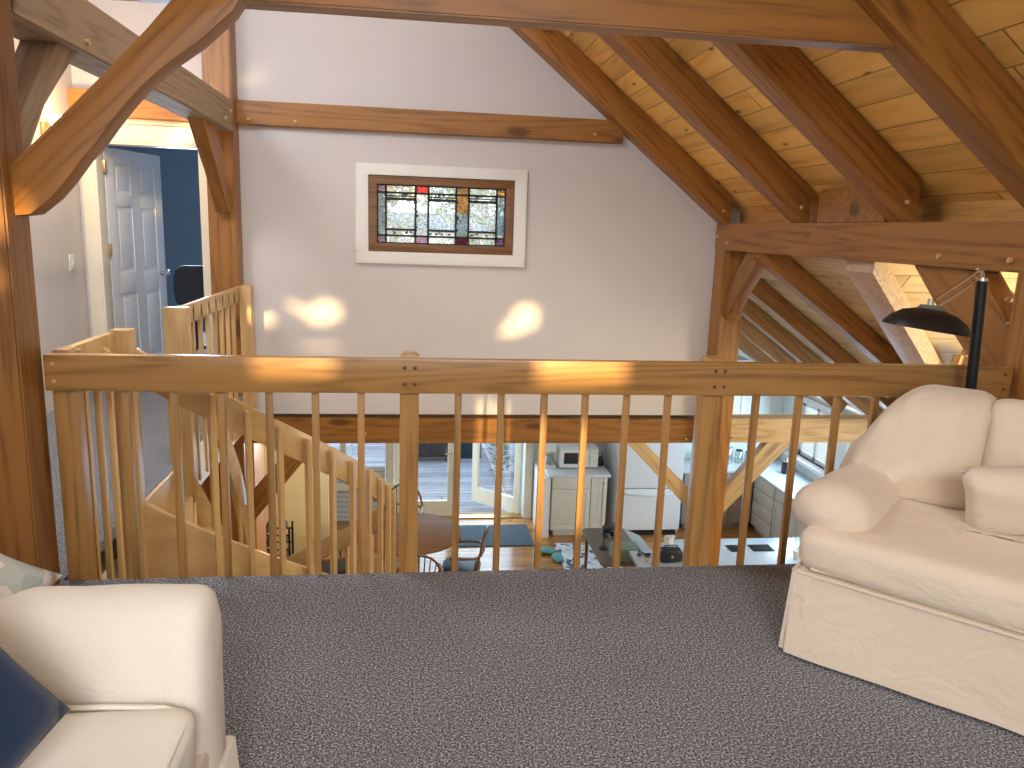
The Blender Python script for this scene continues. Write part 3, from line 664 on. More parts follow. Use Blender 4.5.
helix_band(.28, .32, -90, TE, lambda t: zt_(t) - .745, .34).build('stringer', 'map_x', st, bevel=.004)
helix_band(.28, .32, -90, TE, lambda t: .915 - .01335 * (t + 90), lambda t: .15 + .25 * max(0, min(1, (t + 60) / 60)) * max(0, min(1, (60 - t) / 60))).build('inner_handrail', 'map_x', st, bevel=.004)
step_a = 14.7; 
for k in range(14):
    t0 = -90 + k * step_a; z = -.196 * (k + 1) + .0
    if z < GF + .05: break
    n = 4; top = []
    ths = [t0 - 3 + (step_a + 3) * i / n for i in range(n + 1)]
    poly = [pol(1.205, t) for t in ths] + [pol(.32, t) for t in reversed(ths)]
    tr = MB().prism(poly, 'z', z - .035, z).build('tread', 'map_x', st, bevel=.008)
    a, b = pol(1.205, t0), pol(.32, t0); c, d = pol(1.205, t0 + 1.2), pol(.32, t0 + 3)
    MB().prism([a, b, d, c], 'z', z, z + .161).build('riser', 'map_x', st)
for k in range(28):
    t = -77 + k * 7.2
    if t > TE - 3: break
    x, y = pol(1.245, t)
    b = round_bal((0, 0), zt_(t) - .99, zt_(t) - .025, w=.027, d=.030)
    m = Matrix.Translation((x, y, 0)) @ Matrix.Rotation(R(t) - R(90) + PI, 4, 'Z') @ Matrix.Translation((0, -.030, 0)); b.v = [m @ v for v in b.v]
    bo = b.build('baluster', 'map_z', st, bevel=.0025)
for k in range(9):
    t = -55 + k * 18
    x, y = pol(.32, t); z1 = .915 - .01335 * (t + 90) - .1
    MB().tube([(x, y, z1 - .75), (x, y, z1)], .013).build('inner_spindle', 'map_z', st)
t = thing('violet_cloth', 'small violet cloth lying on the top stair tread', 'cloth', (-1.25, 4.0, -.196))
MB().blob((-1.18, 3.86, -.185), (.06, .04, .012), nu=14, nv=8, amp=.5, freq=20).build('fold', 'lilac', t)

# ------------------------------------------------------------------ right sofa (loveseat) : local x along its front, y into its depth
sf = thing('loveseat', 'cream slipcovered loveseat with rounded back angled in front of the railing', 'sofa', (1.315, 2.335, 0), math.atan2(-.724, .69))
LW, DP = 1.62, .83
def sb(name, mb, mat='sofa', **k): return mb.build(name, mat, sf, local=True, **k)
# skirt : hanging cloth with soft waves and corner pleats
def skirt_ring(z, out, wav):
    pts = []; per = []
    corners = [(0, 0), (LW, 0), (LW, DP), (0, DP)]
    for a, b in zip(corners, corners[1:] + corners[:1]):
        for i in range(26):
            t = i / 26; per.append((a[0] + (b[0] - a[0]) * t, a[1] + (b[1] - a[1]) * t, t, a, b))
    for x, y, t, a, b in per:
        n = Vector((b[1] - a[1], -(b[0] - a[0]))).normalized()
        w = wav * (.012 * math.sin(t * 9 + x * 3 + y) + .006 * math.sin(t * 23 + 1))
        edge = min(t, 1 - t); fl = wav * .008 * math.exp(-edge * 18)
        pts.append(Vector((x + n.x * (out + w + fl), y + n.y * (out + w + fl), z)))
    return pts
mb = MB(); mb.rings([skirt_ring(z, o, w) for z, o, w in ((.31, -.012, 0), (.305, .0, 0), (.26, .002, .25), (.18, .006, .55), (.09, .012, .85), (.012, .016, 1.))]); sb('skirt', mb, smooth=60)
mb = MB(); mb.tube([Vector(p) for p in ((-.006, .3, .307), (-.006, 0, .307), (.02, -.008, .307), (LW, -.008, .307), (LW + .006, .3, .307))], .006, 8); sb('piping', mb)
# pleat flap at the front left corner
mb = MB(); rs = []
for i in range(7):
    f = i / 6; z = .30 - .285 * f; rs.append([Vector((-.004 - .012 * f, .06 + .01 * f, z)), Vector((-.010 - .014 * f, -.0 - .012 * f, z)), Vector((.05 + .0 * f, -.010 - .018 * f, z)), Vector((.055, -.005 - .012 * f, z))])
mb.rings(rs); sb('pleat', mb, smooth=60)
mb = MB(); mb.cushion((LW / 2, .33, .385), (LW / 2 + .012, .345, .076), .05, .022, (30, 8), amp=.005, freq=5, sq=.13); sc = sb('seat_cushion', mb, smooth=70)
for z in (.325, .432):
    mb = MB(); pts = [(.012, .3, z), (.012, .05, z), (.05, .012, z)] + [(.05 + (LW - .1) * i / 12, .004 + .004 * math.sin(i), z + .004 * math.sin(i * 2.)) for i in range(13)] + [(LW - .012, .05, z), (LW - .012, .3, z)]
    mb.tube(pts, .0055, 8); mb.build('piping', 'sofa', sc, local=True)
mb = MB(); mb.box(.04, LW - .04, .1, DP - .05, .08, .33); sb('frame', mb, bevel=.02)
# arms : fat rolls, puffed at the front
def arm(cx_):
    mb = MB(); rs = []
    for i in range(17):
        f = i / 16; y = .04 + .66 * f
        k = math.sqrt(max(0.0009, 1 - (1 - min(1, f / .22)) ** 2)) ; k = k * (1 - .12 * f)
        ring = []
        for j in range(22):
            a = 2 * PI * j / 22; rx = .145 * k; rz = .105 * k
            x = cx_ + rx * math.cos(a) * (1 - .06 * math.sin(a)); z = .502 + rz * math.sin(a) - .03 * f
            p = Vector((x, y, z)); nn = noise.noise(Vector((x * 8, y * 5, z * 8))); p += Vector((math.cos(a), 0, math.sin(a))) * .006 * nn
            ring.append(p)
        rs.append(ring)
    mb.rings(rs); mb.box(cx_ - .10, cx_ + .10, .22, .85, .31, .46); return mb
a_ = sb('arm', arm(.055), smooth=75); sb('arm', arm(LW - .055), smooth=75)
# back shell : outline with round shoulders
poly = []
for k in range(31):
    f = k / 30; x = -.11 + (LW + .22) * f
    e = abs(2 * f - 1); z = .44 + .42 * (1 - e ** 3.2) ** .55
    poly.append((x, z))
poly = [(-.0, .05), (-.095, .34)] + poly + [(LW + .095, .34), (LW + .0, .05)]
mb = MB(); mb.prism(poly, 'y', .67, .83); sb('back', mb, bevel=.055, seg=4, smooth=60)
# back cushions, gathered at the corners
def backcush(x0, x1, flip):
    mb = MB(); nx, nz = 70, 54; w = x1 - x0
    front = []
    for i in range(nx + 1):
        row = []
        for j in range(nz + 1):
            u = i / nx; v = j / nz
            uu_ = u if not flip else 1 - u
            # outline: outer upper corner well rounded
            ztop = .885 - .26 * max(0, (1 - uu_ / .55)) ** 2.2 if uu_ < .55 else .885 - .035 * max(0, (uu_ - .85) / .15) ** 2
            zlow = .435 + .03 * max(0, 1 - uu_ / .15)
            x = x0 + w * u + (.03 * math.sin(PI * v) * (-1 if uu_ == u else 1) * (1 - uu_) ** 3)
            z = zlow + (ztop - zlow) * v
            d = (max(0, 1 - (2 * u - 1) ** 4) * max(0, 1 - (2 * v - 1) ** 4)) ** .5
            # radiating pleats from the lower outer corner and the top edge
            rr_ = math.hypot(uu_ * .8, v); an = math.atan2(v, uu_ + .001)
            pl = .034 * math.sin(an * 15) * math.exp(-rr_ * 3.6) + .016 * math.sin(uu_ * 34) * math.exp(-(1 - v) * 7) + .008 * noise.noise(Vector((x * 7, z * 7, x0)))
            row.append((x, .70 - (.17 * d + pl * d ** .4) + .06 * (v - .2), z))
        front.append(row)
    vs = [p for row in front for p in row] + [(p[0], .80, p[2]) for row in front for p in row]
    o = (nx + 1) * (nz + 1); fs = []
    for i in range(nx):
        for j in range(nz):
            q = (i * (nz + 1) + j, (i + 1) * (nz + 1) + j, (i + 1) * (nz + 1) + j + 1, i * (nz + 1) + j + 1); fs += [q, tuple(x + o for x in q[::-1])]
    bd = [i * (nz + 1) for i in range(nx + 1)] + [nx * (nz + 1) + j for j in range(1, nz + 1)] + [i * (nz + 1) + nz for i in range(nx - 1, -1, -1)] + [j for j in range(nz - 1, 0, -1)]
    for a, b in zip(bd, bd[1:] + bd[:1]): fs.append((a, b, b + o, a + o))
    return mb.add(vs, fs)
sb('back_cushion', backcush(-.02, .43, False), smooth=75)
def plaincush(x0, x1):
    mb = MB(); mb.cushion(((x0 + x1) / 2, .0, 0), ((x1 - x0) / 2, .235, .085), .06, .03, (14, 8), mat=Matrix.Rotation(R(83), 3, 'X'), amp=.010, freq=7, sq=.15)
    mb.v = [v + Vector((0, .70, .65)) for v in mb.v]; return mb
sb('back_cushion', plaincush(.415, LW - .415), smooth=75); sb('back_cushion', backcush(LW - .43, LW + .02, True), smooth=75)
# small throw pillow on the seat
tp = thing('throw_pillow', 'small cream throw pillow on the seat of the loveseat', 'pillow', (1.315, 2.335, 0), math.atan2(-.724, .69))
mt = (Matrix.Rotation(R(12), 3, 'Z') @ Matrix.Rotation(R(-58) + PI, 3, 'X') @ Matrix.Rotation(R(10), 3, 'Z'))
MB().pillow((.575, .39, .60), .17, .14, .07, mt, n=14, amp=.012).build('cover', 'sofa', tp, local=True, smooth=75)

# ------------------------------------------------------------------ left sofa : faces +x
sl = thing('sofa', 'ivory damask sofa whose arm and seat fill the lower left corner', 'sofa', (-.9, .8, 0))
def ab(name, mb, mat='sofa2', **k): return mb.build(name, mat, sl, **k)
# arm : panel with rolled top, swept from back to rounded front
mb = MB(); rs = []
for i in range(61):
    f = i / 60; x = -1.35 + .935 * f
    ins = .05 * (1 - math.sqrt(max(0, 1 - max(0, (f - .945) / .055) ** 2)))
    ring = []
    prof = [(1.47, .10), (1.475, .30), (1.485, .44), (1.505, .56)] + [(1.60 - .095 * math.cos(a), .568 + .082 * math.sin(a)) for a in [PI * q / 10 for q in range(1, 10)]] + [(1.695, .54), (1.685, .44), (1.682, .3), (1.68, .10)]
    for (y, z) in prof:
        yc = 1.585
        p = Vector((x, yc + (y - yc) * (1 - ins / .11), z - (ins * .8 if z > .5 else 0)))
        g = math.exp(-((f - .93) / .04) ** 2) * .006 * math.sin(z * 150) * (1 if z > .4 else 0)
        p += Vector((0, .004 * noise.noise(p * 9) - g, .003 * noise.noise(p * 8)))
        ring.append(p)
    rs.append(ring)
mb.rings(rs); ab('arm', mb, bevel=0, smooth=80)
mb = MB(); mb.cushion((-.83, 1.0, .392), (.412, .466, .078), .035, .03, (24, 10), amp=.011, freq=8, sq=.1); c_ = ab('seat_cushion', mb, smooth=75)
mb = MB(); mb.tube([(-1.1, 1.448, .470), (-.9, 1.452, .475), (-.6, 1.450, .474), (-.48, 1.446, .470), (-.442, 1.435, .461), (-.430, 1.40, .461), (-.428, 1.2, .464), (-.428, .8, .464), (-.43, .58, .461)], .0055, 8); mb.build('piping', 'sofa2', c_)
mb = MB(); mb.cushion((-.83, .05, .392), (.40, .468, .078), .045, .03, (22, 10), amp=.011, freq=8); ab('seat_cushion', mb, smooth=75)
ab('frame', MB().box(-1.35, -.42, -.6, 1.62, .10, .33), bevel=.02)
mb = MB(); rs = []
for z, o in ((.235, -.004), (.225, .004), (.12, .010), (.012, .018)):
    ring = []
    for (xa, ya), (xb, yb) in (((-1.35 - o, -.6 - o), (-.41 + o, -.6 - o)), ((-.41 + o, -.6 - o), (-.41 + o, 1.685 + o)), ((-.41 + o, 1.685 + o), (-1.35 - o, 1.685 + o)), ((-1.35 - o, 1.685 + o), (-1.35 - o, -.6 - o))):
        for k in range(16): ring.append(Vector((xa + (xb - xa) * k / 16, ya + (yb - ya) * k / 16, z)))
    rs.append(ring)
mb.rings(rs); ab('skirt', mb, smooth=60)
mb = MB(); mb.cushion((-1.28, .55, .55), (.14, 1.12, .42), .11, .0, (20, 20)); ab('back', mb, smooth=70)
nv = thing('navy_pillow', 'plain navy blue pillow leaning on the seat of the ivory sofa', 'pillow', (-.75, 1.15, .47))
def basis(nrm, ang):
    n = Vector(nrm).normalized(); a = n.cross(Vector((0, 0, 1))).normalized(); b = n.cross(a).normalized(); m = Matrix((a, b, n)).transposed(); return m @ Matrix.Rotation(ang, 3, 'Z')
MB().pillow((-.755, 1.10, .675), .20, .20, .06, basis((.79, -.40, .45), R(20)), n=16, amp=.006, pinch=.04).build('cover', 'navy', nv, smooth=75)
fp = thing('floral_pillow', 'pale floral pillow with pink edge tucked behind the sofa arm', 'pillow', (-.9, 1.6, .6))
pm_ = basis((.35, -.6, .75), R(48))
MB().pillow((-.93, 1.58, .63), .15, .14, .05, pm_, n=14, amp=.01).build('cover', 'floral', fp, smooth=75)

# ------------------------------------------------------------------ floor lamp behind the loveseat
lp = thing('floor_lamp', 'black floor lamp with shallow dome shade and chrome arm behind the loveseat', 'lamp', (2.33, 2.86, 0))
tz = 1.285; top = Vector((2.268, 2.86, tz)); bot = Vector((2.335, 2.86, .03))
MB().lathe([(.13, 0), (.13, .02), (.12, .028), (.02, .035)], (2.335, 2.86, 0), 28).build('base', 'black', lp)
MB().tube([bot, top], .021, 14).build('pole', 'black', lp)
MB().tube([top, top + Vector((0, 0, .012))], .0215, 14).build('collar', 'chrome', lp)
MB().tube([top + Vector((0, 0, .01)), top + Vector((-.005, 0, .035)), top + Vector((-.03, 0, .045))], .009, 8).build('pivot', 'chrome', lp)
MB().tube([(2.33, 2.86, 1.318), (2.20, 2.855, 1.326)], .004, 6).build('tilt_lever', 'black', lp)
sc_ = Vector((2.055, 2.84, 1.165))
for dz, x0 in ((.012, .0), (-.018, .012)):
    MB().tube([(2.245 + x0, 2.856, 1.315 + dz), (2.063 + x0, 2.842, 1.195 + dz)], .006, 8).build('arm', 'chrome', lp)
MB().tube([sc_ + Vector((-.012, 0, .02)), sc_ + Vector((-.012, 0, .045))], .012, 10).build('joint', 'chrome', lp)
tl = Matrix.Rotation(R(7), 3, 'Y')
prof = [(.012, .045), (.048, .042), (.05, .034), (.10, .020), (.14, -.008), (.16, -.034), (.165, -.045), (.163, -.047), (.155, -.036), (.135, -.012), (.095, .014), (.04, .026), (.004, .028)]
mb = MB(); mb.lathe(prof[2:], (2.045, 2.84, 1.135), 40, mat=tl); mb.build('lamp_shade', 'black', lp, smooth=60)
MB().lathe([(.004, .052), (.04, .048), (.05, .036), (.048, .03), (.004, .03)], (2.045, 2.84, 1.135), 24, mat=tl).build('shade_cap', plain('green_grey_enamel', (.14, .16, .14), .5), lp)
MB().blob((2.045, 2.84, 1.128), (.03, .03, .02), nu=14, nv=8).build('bulb', 'white', lp)

# ------------------------------------------------------------------ kitchen and dining below
CT = -1.84
def cabinet(name, label, x0, x1, y0, y1, face, cols, mat, group=None, zt=CT - .04, toe=.10, zb=GF, beads=False, cat='cabinet'):
    """face '-y' or '-x': fronts; cols: list of (fraction, [(kind, height fraction)])"""
    c = thing(name, label, cat, ((x0 + x1) / 2, (y0 + y1) / 2, zb), 0, group)
    mb = MB(); mb.box(x0, x1, y0, y1, zb + toe, zt)
    if toe: mb.box(x0 + .06, x1 - .01, y0 + (.06 if face == '-y' else 0), y1, zb, zb + toe)
    mb.build('body', mat, c)
    def front(a0, a1, z0, z1, kind):
        g = .006; st = .055
        def bx(m, u0, u1, d0, d1, za, zb_):
            if face == '-y': m.box(u0, u1, y0 - d1, y0 - d0, za, zb_)
            else: m.box(x0 - d1, x0 - d0, u0, u1, za, zb_)
        m = MB(); a0 += g; a1 -= g; z0 += g; z1 -= g
        if kind == 'door':
            bx(m, a0, a1, 0, .014, z0, z1)
            bx(m, a0, a0 + st, 0, .022, z0, z1); bx(m, a1 - st, a1, 0, .022, z0, z1); bx(m, a0 + st, a1 - st, 0, .022, z0, z0 + st); bx(m, a0 + st, a1 - st, 0, .022, z1 - st, z1)
            if beads:
                k = a0 + st + .05
                while k < a1 - st - .03: bx(m, k, k + .006, .010, .018, z0 + st, z1 - st); k += .05
        else: bx(m, a0, a1, 0, .02, z0, z1)
        d = m.build(kind, mat, c, bevel=.003)
        kn = MB(); u = (a0 + a1) / 2 if kind == 'drawer' else a1 - .03; zz = (z0 + z1) / 2 if kind == 'drawer' else z1 - .08
        p = (u, y0 - .032, zz) if face == '-y' else (x0 - .032, u, zz)
        kn.blob(p, (.012, .012, .012), nu=10, nv=6); kn.build('knob', 'white', d)
    A0, A1 = (x0, x1) if face == '-y' else (y0, y1); a = A0
    for fr_, items in cols:
        b = a + (A1 - A0) * fr_; z = zt
        for kind, hf in items:
            h = (zt - zb - toe) * hf; front(a, b, z - h, z, kind); z -= h
        a = b
    return c
cabinet('base_cabinet', 'cream beadboard base cabinet under the white microwave', 1.92, 2.70, 9.96, 10.70, '-y', [(.70, [('drawer', .22), ('door', .78)]), (.30, [('door', 1.)])], 'cab', beads=True)
MB_ = MB().box(1.86, 2.74, 9.92, 10.71, CT - .04, CT); tag(MB_.build('worktop', 'counter', bevel=.006), 'pale worktop under the microwave left of the fridge', 'countertop', kind='thing')
struct('trim_1', MB().box(1.78, 1.90, 9.94, 10.72, GF, CT - .05), 'white')
struct('trim_2', MB().box(1.645, 1.76, 10.66, 10.72, GF, -.6).box(-.36, -.245, 10.66, 10.72, GF, -.6).box(-.36, 1.76, 10.66, 10.72, -.72, -.6), 'cream')
cabinet('base_cabinet', 'dark base cabinets along the rear wall right of the fridge', 3.86, 4.90, 10.12, 10.70, '-y', [(.34, [('door', 1.)]), (.33, [('door', 1.)]), (.33, [('door', 1.)])], 'cabdark')
cabinet('base_cabinet', 'beige drawer cabinet in the kitchen corner with four stacked drawers', 4.93, 5.54, 9.48, 10.10, '-x', [(1., [('drawer', .25)] * 4)], 'cab')
cabinet('base_cabinet', 'beige base cabinet with doors nearer than the corner drawers', 4.93, 5.54, 7.0, 9.46, '-x', [(.25, [('door', 1.)]), (.25, [('door', 1.)]), (.25, [('door', 1.)]), (.25, [('drawer', .22), ('door', .78)])], 'cab')
mb = MB(); mb.prism([(3.83, 10.08), (4.88, 10.08), (4.88, 6.98), (5.55, 6.98), (5.55, 10.71), (3.83, 10.71)], 'z', CT - .04, CT)
tag(mb.build('worktop', 'counter', bevel=.005), 'pale blue-grey L-shaped worktop running along the kitchen windows', 'countertop', kind='thing')
cabinet('wall_cabinet', 'white beadboard wall cabinet high above the rear worktop', 3.90, 4.80, 10.42, 10.715, '-y', [(.5, [('door', 1.)]), (.5, [('door', 1.)])], 'bread', zt=-.28, zb=-1.25, toe=0)
# fridge
f = thing('fridge', 'white fridge with bottom freezer under the pale diagonal brace', 'fridge', (3.28, 10.3, GF))
MB().box(2.83, 3.77, 9.99, 10.68, GF + .02, -1.05).build('body', 'fridge', f, bevel=.015)
MB().box(2.83, 3.77, 9.93, 9.985, -2.04, -1.05).build('door', 'fridge', f, bevel=.012, seg=3)
dr = MB().box(2.83, 3.77, 9.93, 9.985, GF + .09, -2.055).build('freezer_drawer', 'fridge', f, bevel=.012, seg=3)
MB().tube([(2.95, 9.93, -2.10), (3.0, 9.89, -2.115), (3.3, 9.88, -2.125), (3.6, 9.89, -2.115), (3.65, 9.93, -2.10)], .014, 8).build('handle', 'fridge', dr)
MB().box(2.86, 3.74, 9.97, 10.0, GF, GF + .08).build('toe_grille', 'dark', f)
# microwave, coffee maker, canister
t = thing('microwave', 'white microwave oven with dark window on the worktop', 'microwave', (2.36, 10.4, CT))
MB().box(2.06, 2.62, 10.22, 10.60, CT + .012, CT + .29).build('body', 'white', t, bevel=.012)
d = MB().box(2.07, 2.48, 10.195, 10.22, CT + .02, CT + .285).build('door', 'white', t, bevel=.006)
MB().box(2.12, 2.41, 10.19, 10.197, CT + .075, CT + .235).build('window', 'blackp', d, bevel=.003)
MB().box(2.49, 2.61, 10.20, 10.22, CT + .02, CT + .285).build('control_panel', 'white', t, bevel=.004)
for x in (2.1, 2.58):
    for y in (10.26, 10.56): MB().box(x - .02, x + .02, y - .02, y + .02, CT, CT + .014).build('foot', 'blackp', t)
t = thing('coffee_maker', 'white coffee maker at the left end of the worktop beside the microwave', 'coffee maker', (1.93, 10.35, CT))
MB().box(1.85, 2.02, 10.25, 10.48, CT, CT + .03).box(1.85, 2.02, 10.39, 10.48, CT + .03, CT + .24).box(1.85, 2.02, 10.25, 10.48, CT + .23, CT + .32).build('body', 'white', t, bevel=.01)
MB().lathe([(.01, .032), (.055, .034), (.066, .09), (.05, .15), (.05, .165), (.01, .168)], (1.935, 10.315, CT), 18).build('carafe', 'jar', t)
MB().tube([(1.87, 10.29, CT + .15), (1.85, 10.26, CT + .12), (1.87, 10.28, CT + .07)], .008).build('handle', 'white', t)
t = thing('kettle', 'small dark kettle on the worktop right of the microwave', 'kettle', (2.69 - .02, 10.32, CT))
MB().lathe([(.02, 0), (.05, .004), (.055, .05), (.045, .10), (.02, .125), (.008, .14), (.002, .142)], (2.68, 10.36, CT), 18).build('body', 'blackp', t)
MB().tube([(2.64, 10.36, CT + .1), (2.65, 10.36, CT + .18), (2.71, 10.36, CT + .18), (2.72, 10.36, CT + .1)], .006).build('handle', 'blackp', t)
# jars on the rear worktop
J = [(4.22, .15), (4.36, .22), (4.50, .18), (4.64, .25), (4.80, .2), (4.95, .17)]
jl = ['squat glass jar first from the fridge on the rear worktop', 'tall glass jar second from the fridge on the rear worktop', 'medium glass jar third from the fridge on the rear worktop', 'tallest glass jar fourth from the fridge on the rear worktop', 'dark-lidded glass jar under the right end of the wall cabinet', 'short jar nearest the kitchen corner on the rear worktop']
for (x, h), lab in zip(J, jl):
    t = thing('storage_jar', lab, 'jar', (x, 10.45, CT), 0, 'jars on the rear worktop')
    MB().lathe([(.01, 0), (.058, .003), (.06, h * .8), (.045, h * .9), (.045, h * .92), (.01, h * .925)], (x, 10.45, CT), 16).build('jar_body', 'jar', t)
    MB().lathe([(.01, h * .926), (.05, h * .926), (.05, h), (.01, h + .004)], (x, 10.45, CT), 16).build('lid', 'chrome' if x < 4.7 else 'blackp', t)
t = thing('storage_jar', 'dark canister by the kitchen window sill', 'jar', (5.3, 9.95, CT))
MB().lathe([(.01, 0), (.07, .003), (.07, .16), (.02, .17)], (5.3, 9.95, CT), 18).build('jar_body', 'blackp', t); MB().lathe([(.01, .171), (.072, .171), (.07, .19), (.015, .2), (.012, .215), (.002, .218)], (5.3, 9.95, CT), 18).build('lid', 'chrome', t)
# kitchen windows
def kwin(nm, a, b):
    w = sempty(nm, (5.6, (a + b) / 2, -1.62)); z0, z1 = -1.62, -.84
    MB().box(5.52, 5.56, a - .09, a, z0 - .02, z1 + .09).box(5.52, 5.56, b, b + .09, z0 - .02, z1 + .09).box(5.52, 5.56, a - .09, b + .09, z1, z1 + .09).build('casing', 'white', w, bevel=.004)
    MB().box(5.43, 5.60, a - .11, b + .11, z0 - .05, z0).build('sill', 'white', w, bevel=.005)
    mb = MB(); f_ = .06
    mb.box(5.59, 5.63, a, a + f_, z0, z1).box(5.59, 5.63, b - f_, b, z0, z1).box(5.59, 5.63, a, b, z0, z0 + f_).box(5.59, 5.63, a, b, z1 - f_, z1).box(5.59, 5.63, (a + b) / 2 - .035, (a + b) / 2 + .035, z0, z1)
    mb.build('sash', 'white', w, bevel=.004); MB().box(5.606, 5.612, a, b, z0, z1).build('pane', 'glass', w)
for i, (a, b) in enumerate(wy): kwin('window_%d' % (i + 2), a, b)
# island
isl = thing('kitchen_island', 'pale-topped kitchen island seen just above the carpet edge right of the newel', 'kitchen island', (3.3, 7.03, GF))
MB().prism([(2.36, 6.76), (4.28, 6.76), (4.28, 7.60), (2.80, 7.60), (2.80, 7.33), (2.36, 7.33)], 'z', GF, CT - .051).build('body', 'cab', isl)
top_ = MB().prism([(2.28, 6.71), (4.34, 6.71), (4.34, 7.66), (2.75, 7.66), (2.75, 7.385), (2.28, 7.385)], 'z', CT - .05, CT).build('worktop', plain('pale_blue_top', (.52, .6, .68), .25, var=.05, scale=30), isl, bevel=.008)
for a, b in ((3.37, 3.50), (3.62, 3.86)):
    mb = MB().box(a, b, 7.30, 7.47, CT + .0005, CT + .006)
    g = mb.build('hob_grille', 'blackp', top_, bevel=.002); mb = MB()
    for k in range(6): mb.box(a + .01, b - .01, 7.315 + k * .026, 7.325 + k * .026, CT + .006, CT + .011)
    mb.build('bars', 'black', top_)
def on_island(name, label, cat, x, y): return thing(name, label, cat, (x, y, CT))
t = on_island('tissue_box', 'pale blue tissue box with white tissue rising on the island', 'tissue box', 2.67, 7.26)
MB().box(2.59, 2.74, 7.20, 7.33, CT, CT + .11).build('box', plain('pale_blue_card', (.5, .62, .7), .7), t, bevel=.003)
mb = MB(); rs = []
for i in range(6):
    f_ = i / 5; rs.append([Vector((2.665 + (.02 + .035 * f_) * math.cos(a * PI / 5) * (1 + .3 * math.sin(a * 3)), 7.265 + (.014 + .012 * f_) * math.sin(a * PI / 5), CT + .10 + .10 * f_ + .015 * math.sin(a * 2.2) * f_)) for a in range(10)])
mb.rings(rs); mb.build('tissue', 'paper', t, smooth=60)
t = on_island('handbag', 'black handbag beside the tissue box on the island', 'bag', 2.63, 7.10)
MB().cushion((2.63, 7.10, CT + .075), (.115, .06, .07), .03, .005, (8, 6)).build('body', 'blackp', t, smooth=60)
MB().tube([(2.55, 7.10, CT + .14), (2.57, 7.10, CT + .175), (2.69, 7.10, CT + .175), (2.71, 7.10, CT + .14)], .006).build('handle', 'blackp', t); MB().box(2.62, 2.64, 7.035, 7.042, CT + .06, CT + .09).build('clasp', 'chrome', t)
for k, (x, y, r_, c_, lb) in enumerate(((2.81, 7.10, 12, 'pinkp', 'red and white folded card behind the black handbag'), (2.83, 7.24, -20, 'paper', 'white folded card right of the tissue box'))):
    m = Matrix.Translation((x, y, CT)) @ Matrix.Rotation(R(r_), 4, 'Z'); mb = MB().prism([(-.05, 0), (-.047, 0), (0, .115), (.047, 0), (.05, 0), (.0015, .12), (-.0015, .12)], 'y', -.04, .04); mb.v = [m @ v for v in mb.v]
    tag(mb.build('folded_card', c_), lb, 'card', 'cards on the island', 'thing')
for k, (x, y) in enumerate(((2.39, 7.22), (2.38, 7.08))):
    mb = MB(); pts = []
    for i in range(40):
        a = i * .55; rr_ = .05 + .018 * math.sin(i * 1.7); pts.append((x + rr_ * math.cos(a) * 1.1, y + rr_ * math.sin(a), CT + .008 + .001 * i * (.8 + .4 * math.sin(i))))
    tag(mb.tube(pts, .0045, 6).build('coiled_cable', 'blackp' if k == 0 else 'paper'), ('black tangled cable at the left end of the island', 'white coiled cable in front of the black cable on the island')[k], 'cable', None, 'thing')
def potted(label, x, y, z, h, n, mat, name='potted_plant'):
    t = thing(name, label, 'plant', (x, y, z)); MB().lathe([(.01, 0), (.05, .002), (.065, .09), (.058, .09), (.05, .08), (.005, .075)], (x, y, z), 16).build('pot', 'cream', t)
    mb = MB(); rnd = random.Random(int(x * 100))
    for i in range(n):
        a = rnd.uniform(0, 2 * PI); el = rnd.uniform(.3, 1.3); r_ = rnd.uniform(.04, h * .6); c = Vector((x + r_ * math.cos(a) * math.cos(el), y + r_ * math.sin(a) * math.cos(el), z + .09 + h * rnd.random()))
        d1_ = Vector((math.cos(a), math.sin(a), .4)).normalized() * h * .16; d2_ = Vector((-math.sin(a), math.cos(a), 0)) * h * .07
        mb.add([c - d1_, c + d2_, c + d1_, c - d2_], [(0, 1, 2, 3)])
    mb.build('foliage', mat, t); return t
potted('small dried flower pot on the island left of the gable post', 2.93, 7.05, CT, .14, 60, plain('dried_flower', (.35, .22, .14), .9, .5))
potted('leafy pot plant at the right end of the island beside the loveseat arm', 4.02, 7.1, CT, .14, 70, plain('grey_leaf', (.3, .34, .3), .8, .4))
t = on_island('soap_bottle', 'pale yellow bottle on the island just right of the newel post', 'bottle', 3.12, 7.12)
MB().lathe([(.005, 0), (.03, .002), (.03, .09), (.012, .11), (.012, .125), (.004, .126)], (3.12, 7.12, CT), 14).build('body', 'yellow', t); MB().lathe([(.002, .126), (.015, .126), (.015, .145), (.002, .147)], (3.12, 7.12, CT), 12).build('cap', 'white', t)
# brown desk with things on it
ds = thing('side_table', 'brown topped side table with rounded corners behind the island', 'table', (2.24, 7.9, GF)); DT = -2.0
def rrect(x0, x1, y0, y1, r, n=6):
    out = []
    for cx_, cy_, a in ((x1 - r, y1 - r, 0), (x0 + r, y1 - r, 90), (x0 + r, y0 + r, 180), (x1 - r, y0 + r, 270)):
        out += [(cx_ + r * math.cos(R(a + 90 * k / n)), cy_ + r * math.sin(R(a + 90 * k / n))) for k in range(n + 1)]
    return out
MB().prism(rrect(2.0, 2.50, 7.40, 8.42, .07), 'z', DT - .03, DT).build('tabletop', 'desk', ds, bevel=.005)
MB().prism([(2.503, DT - .002), (2.503, DT - .02), (2.71, DT - .12), (2.715, DT - .10)], 'y', 7.45, 8.4).build('drop_leaf', plain('grey_laminate', (.35, .35, .36), .5), ds, bevel=.003)
for x, y in ((2.06, 7.47), (2.44, 7.47), (2.06, 8.35), (2.44, 8.35)): MB().tube([(x, y, GF), (x, y, DT - .03)], [.017, .022], 10).build('leg', 'chairwood', ds)
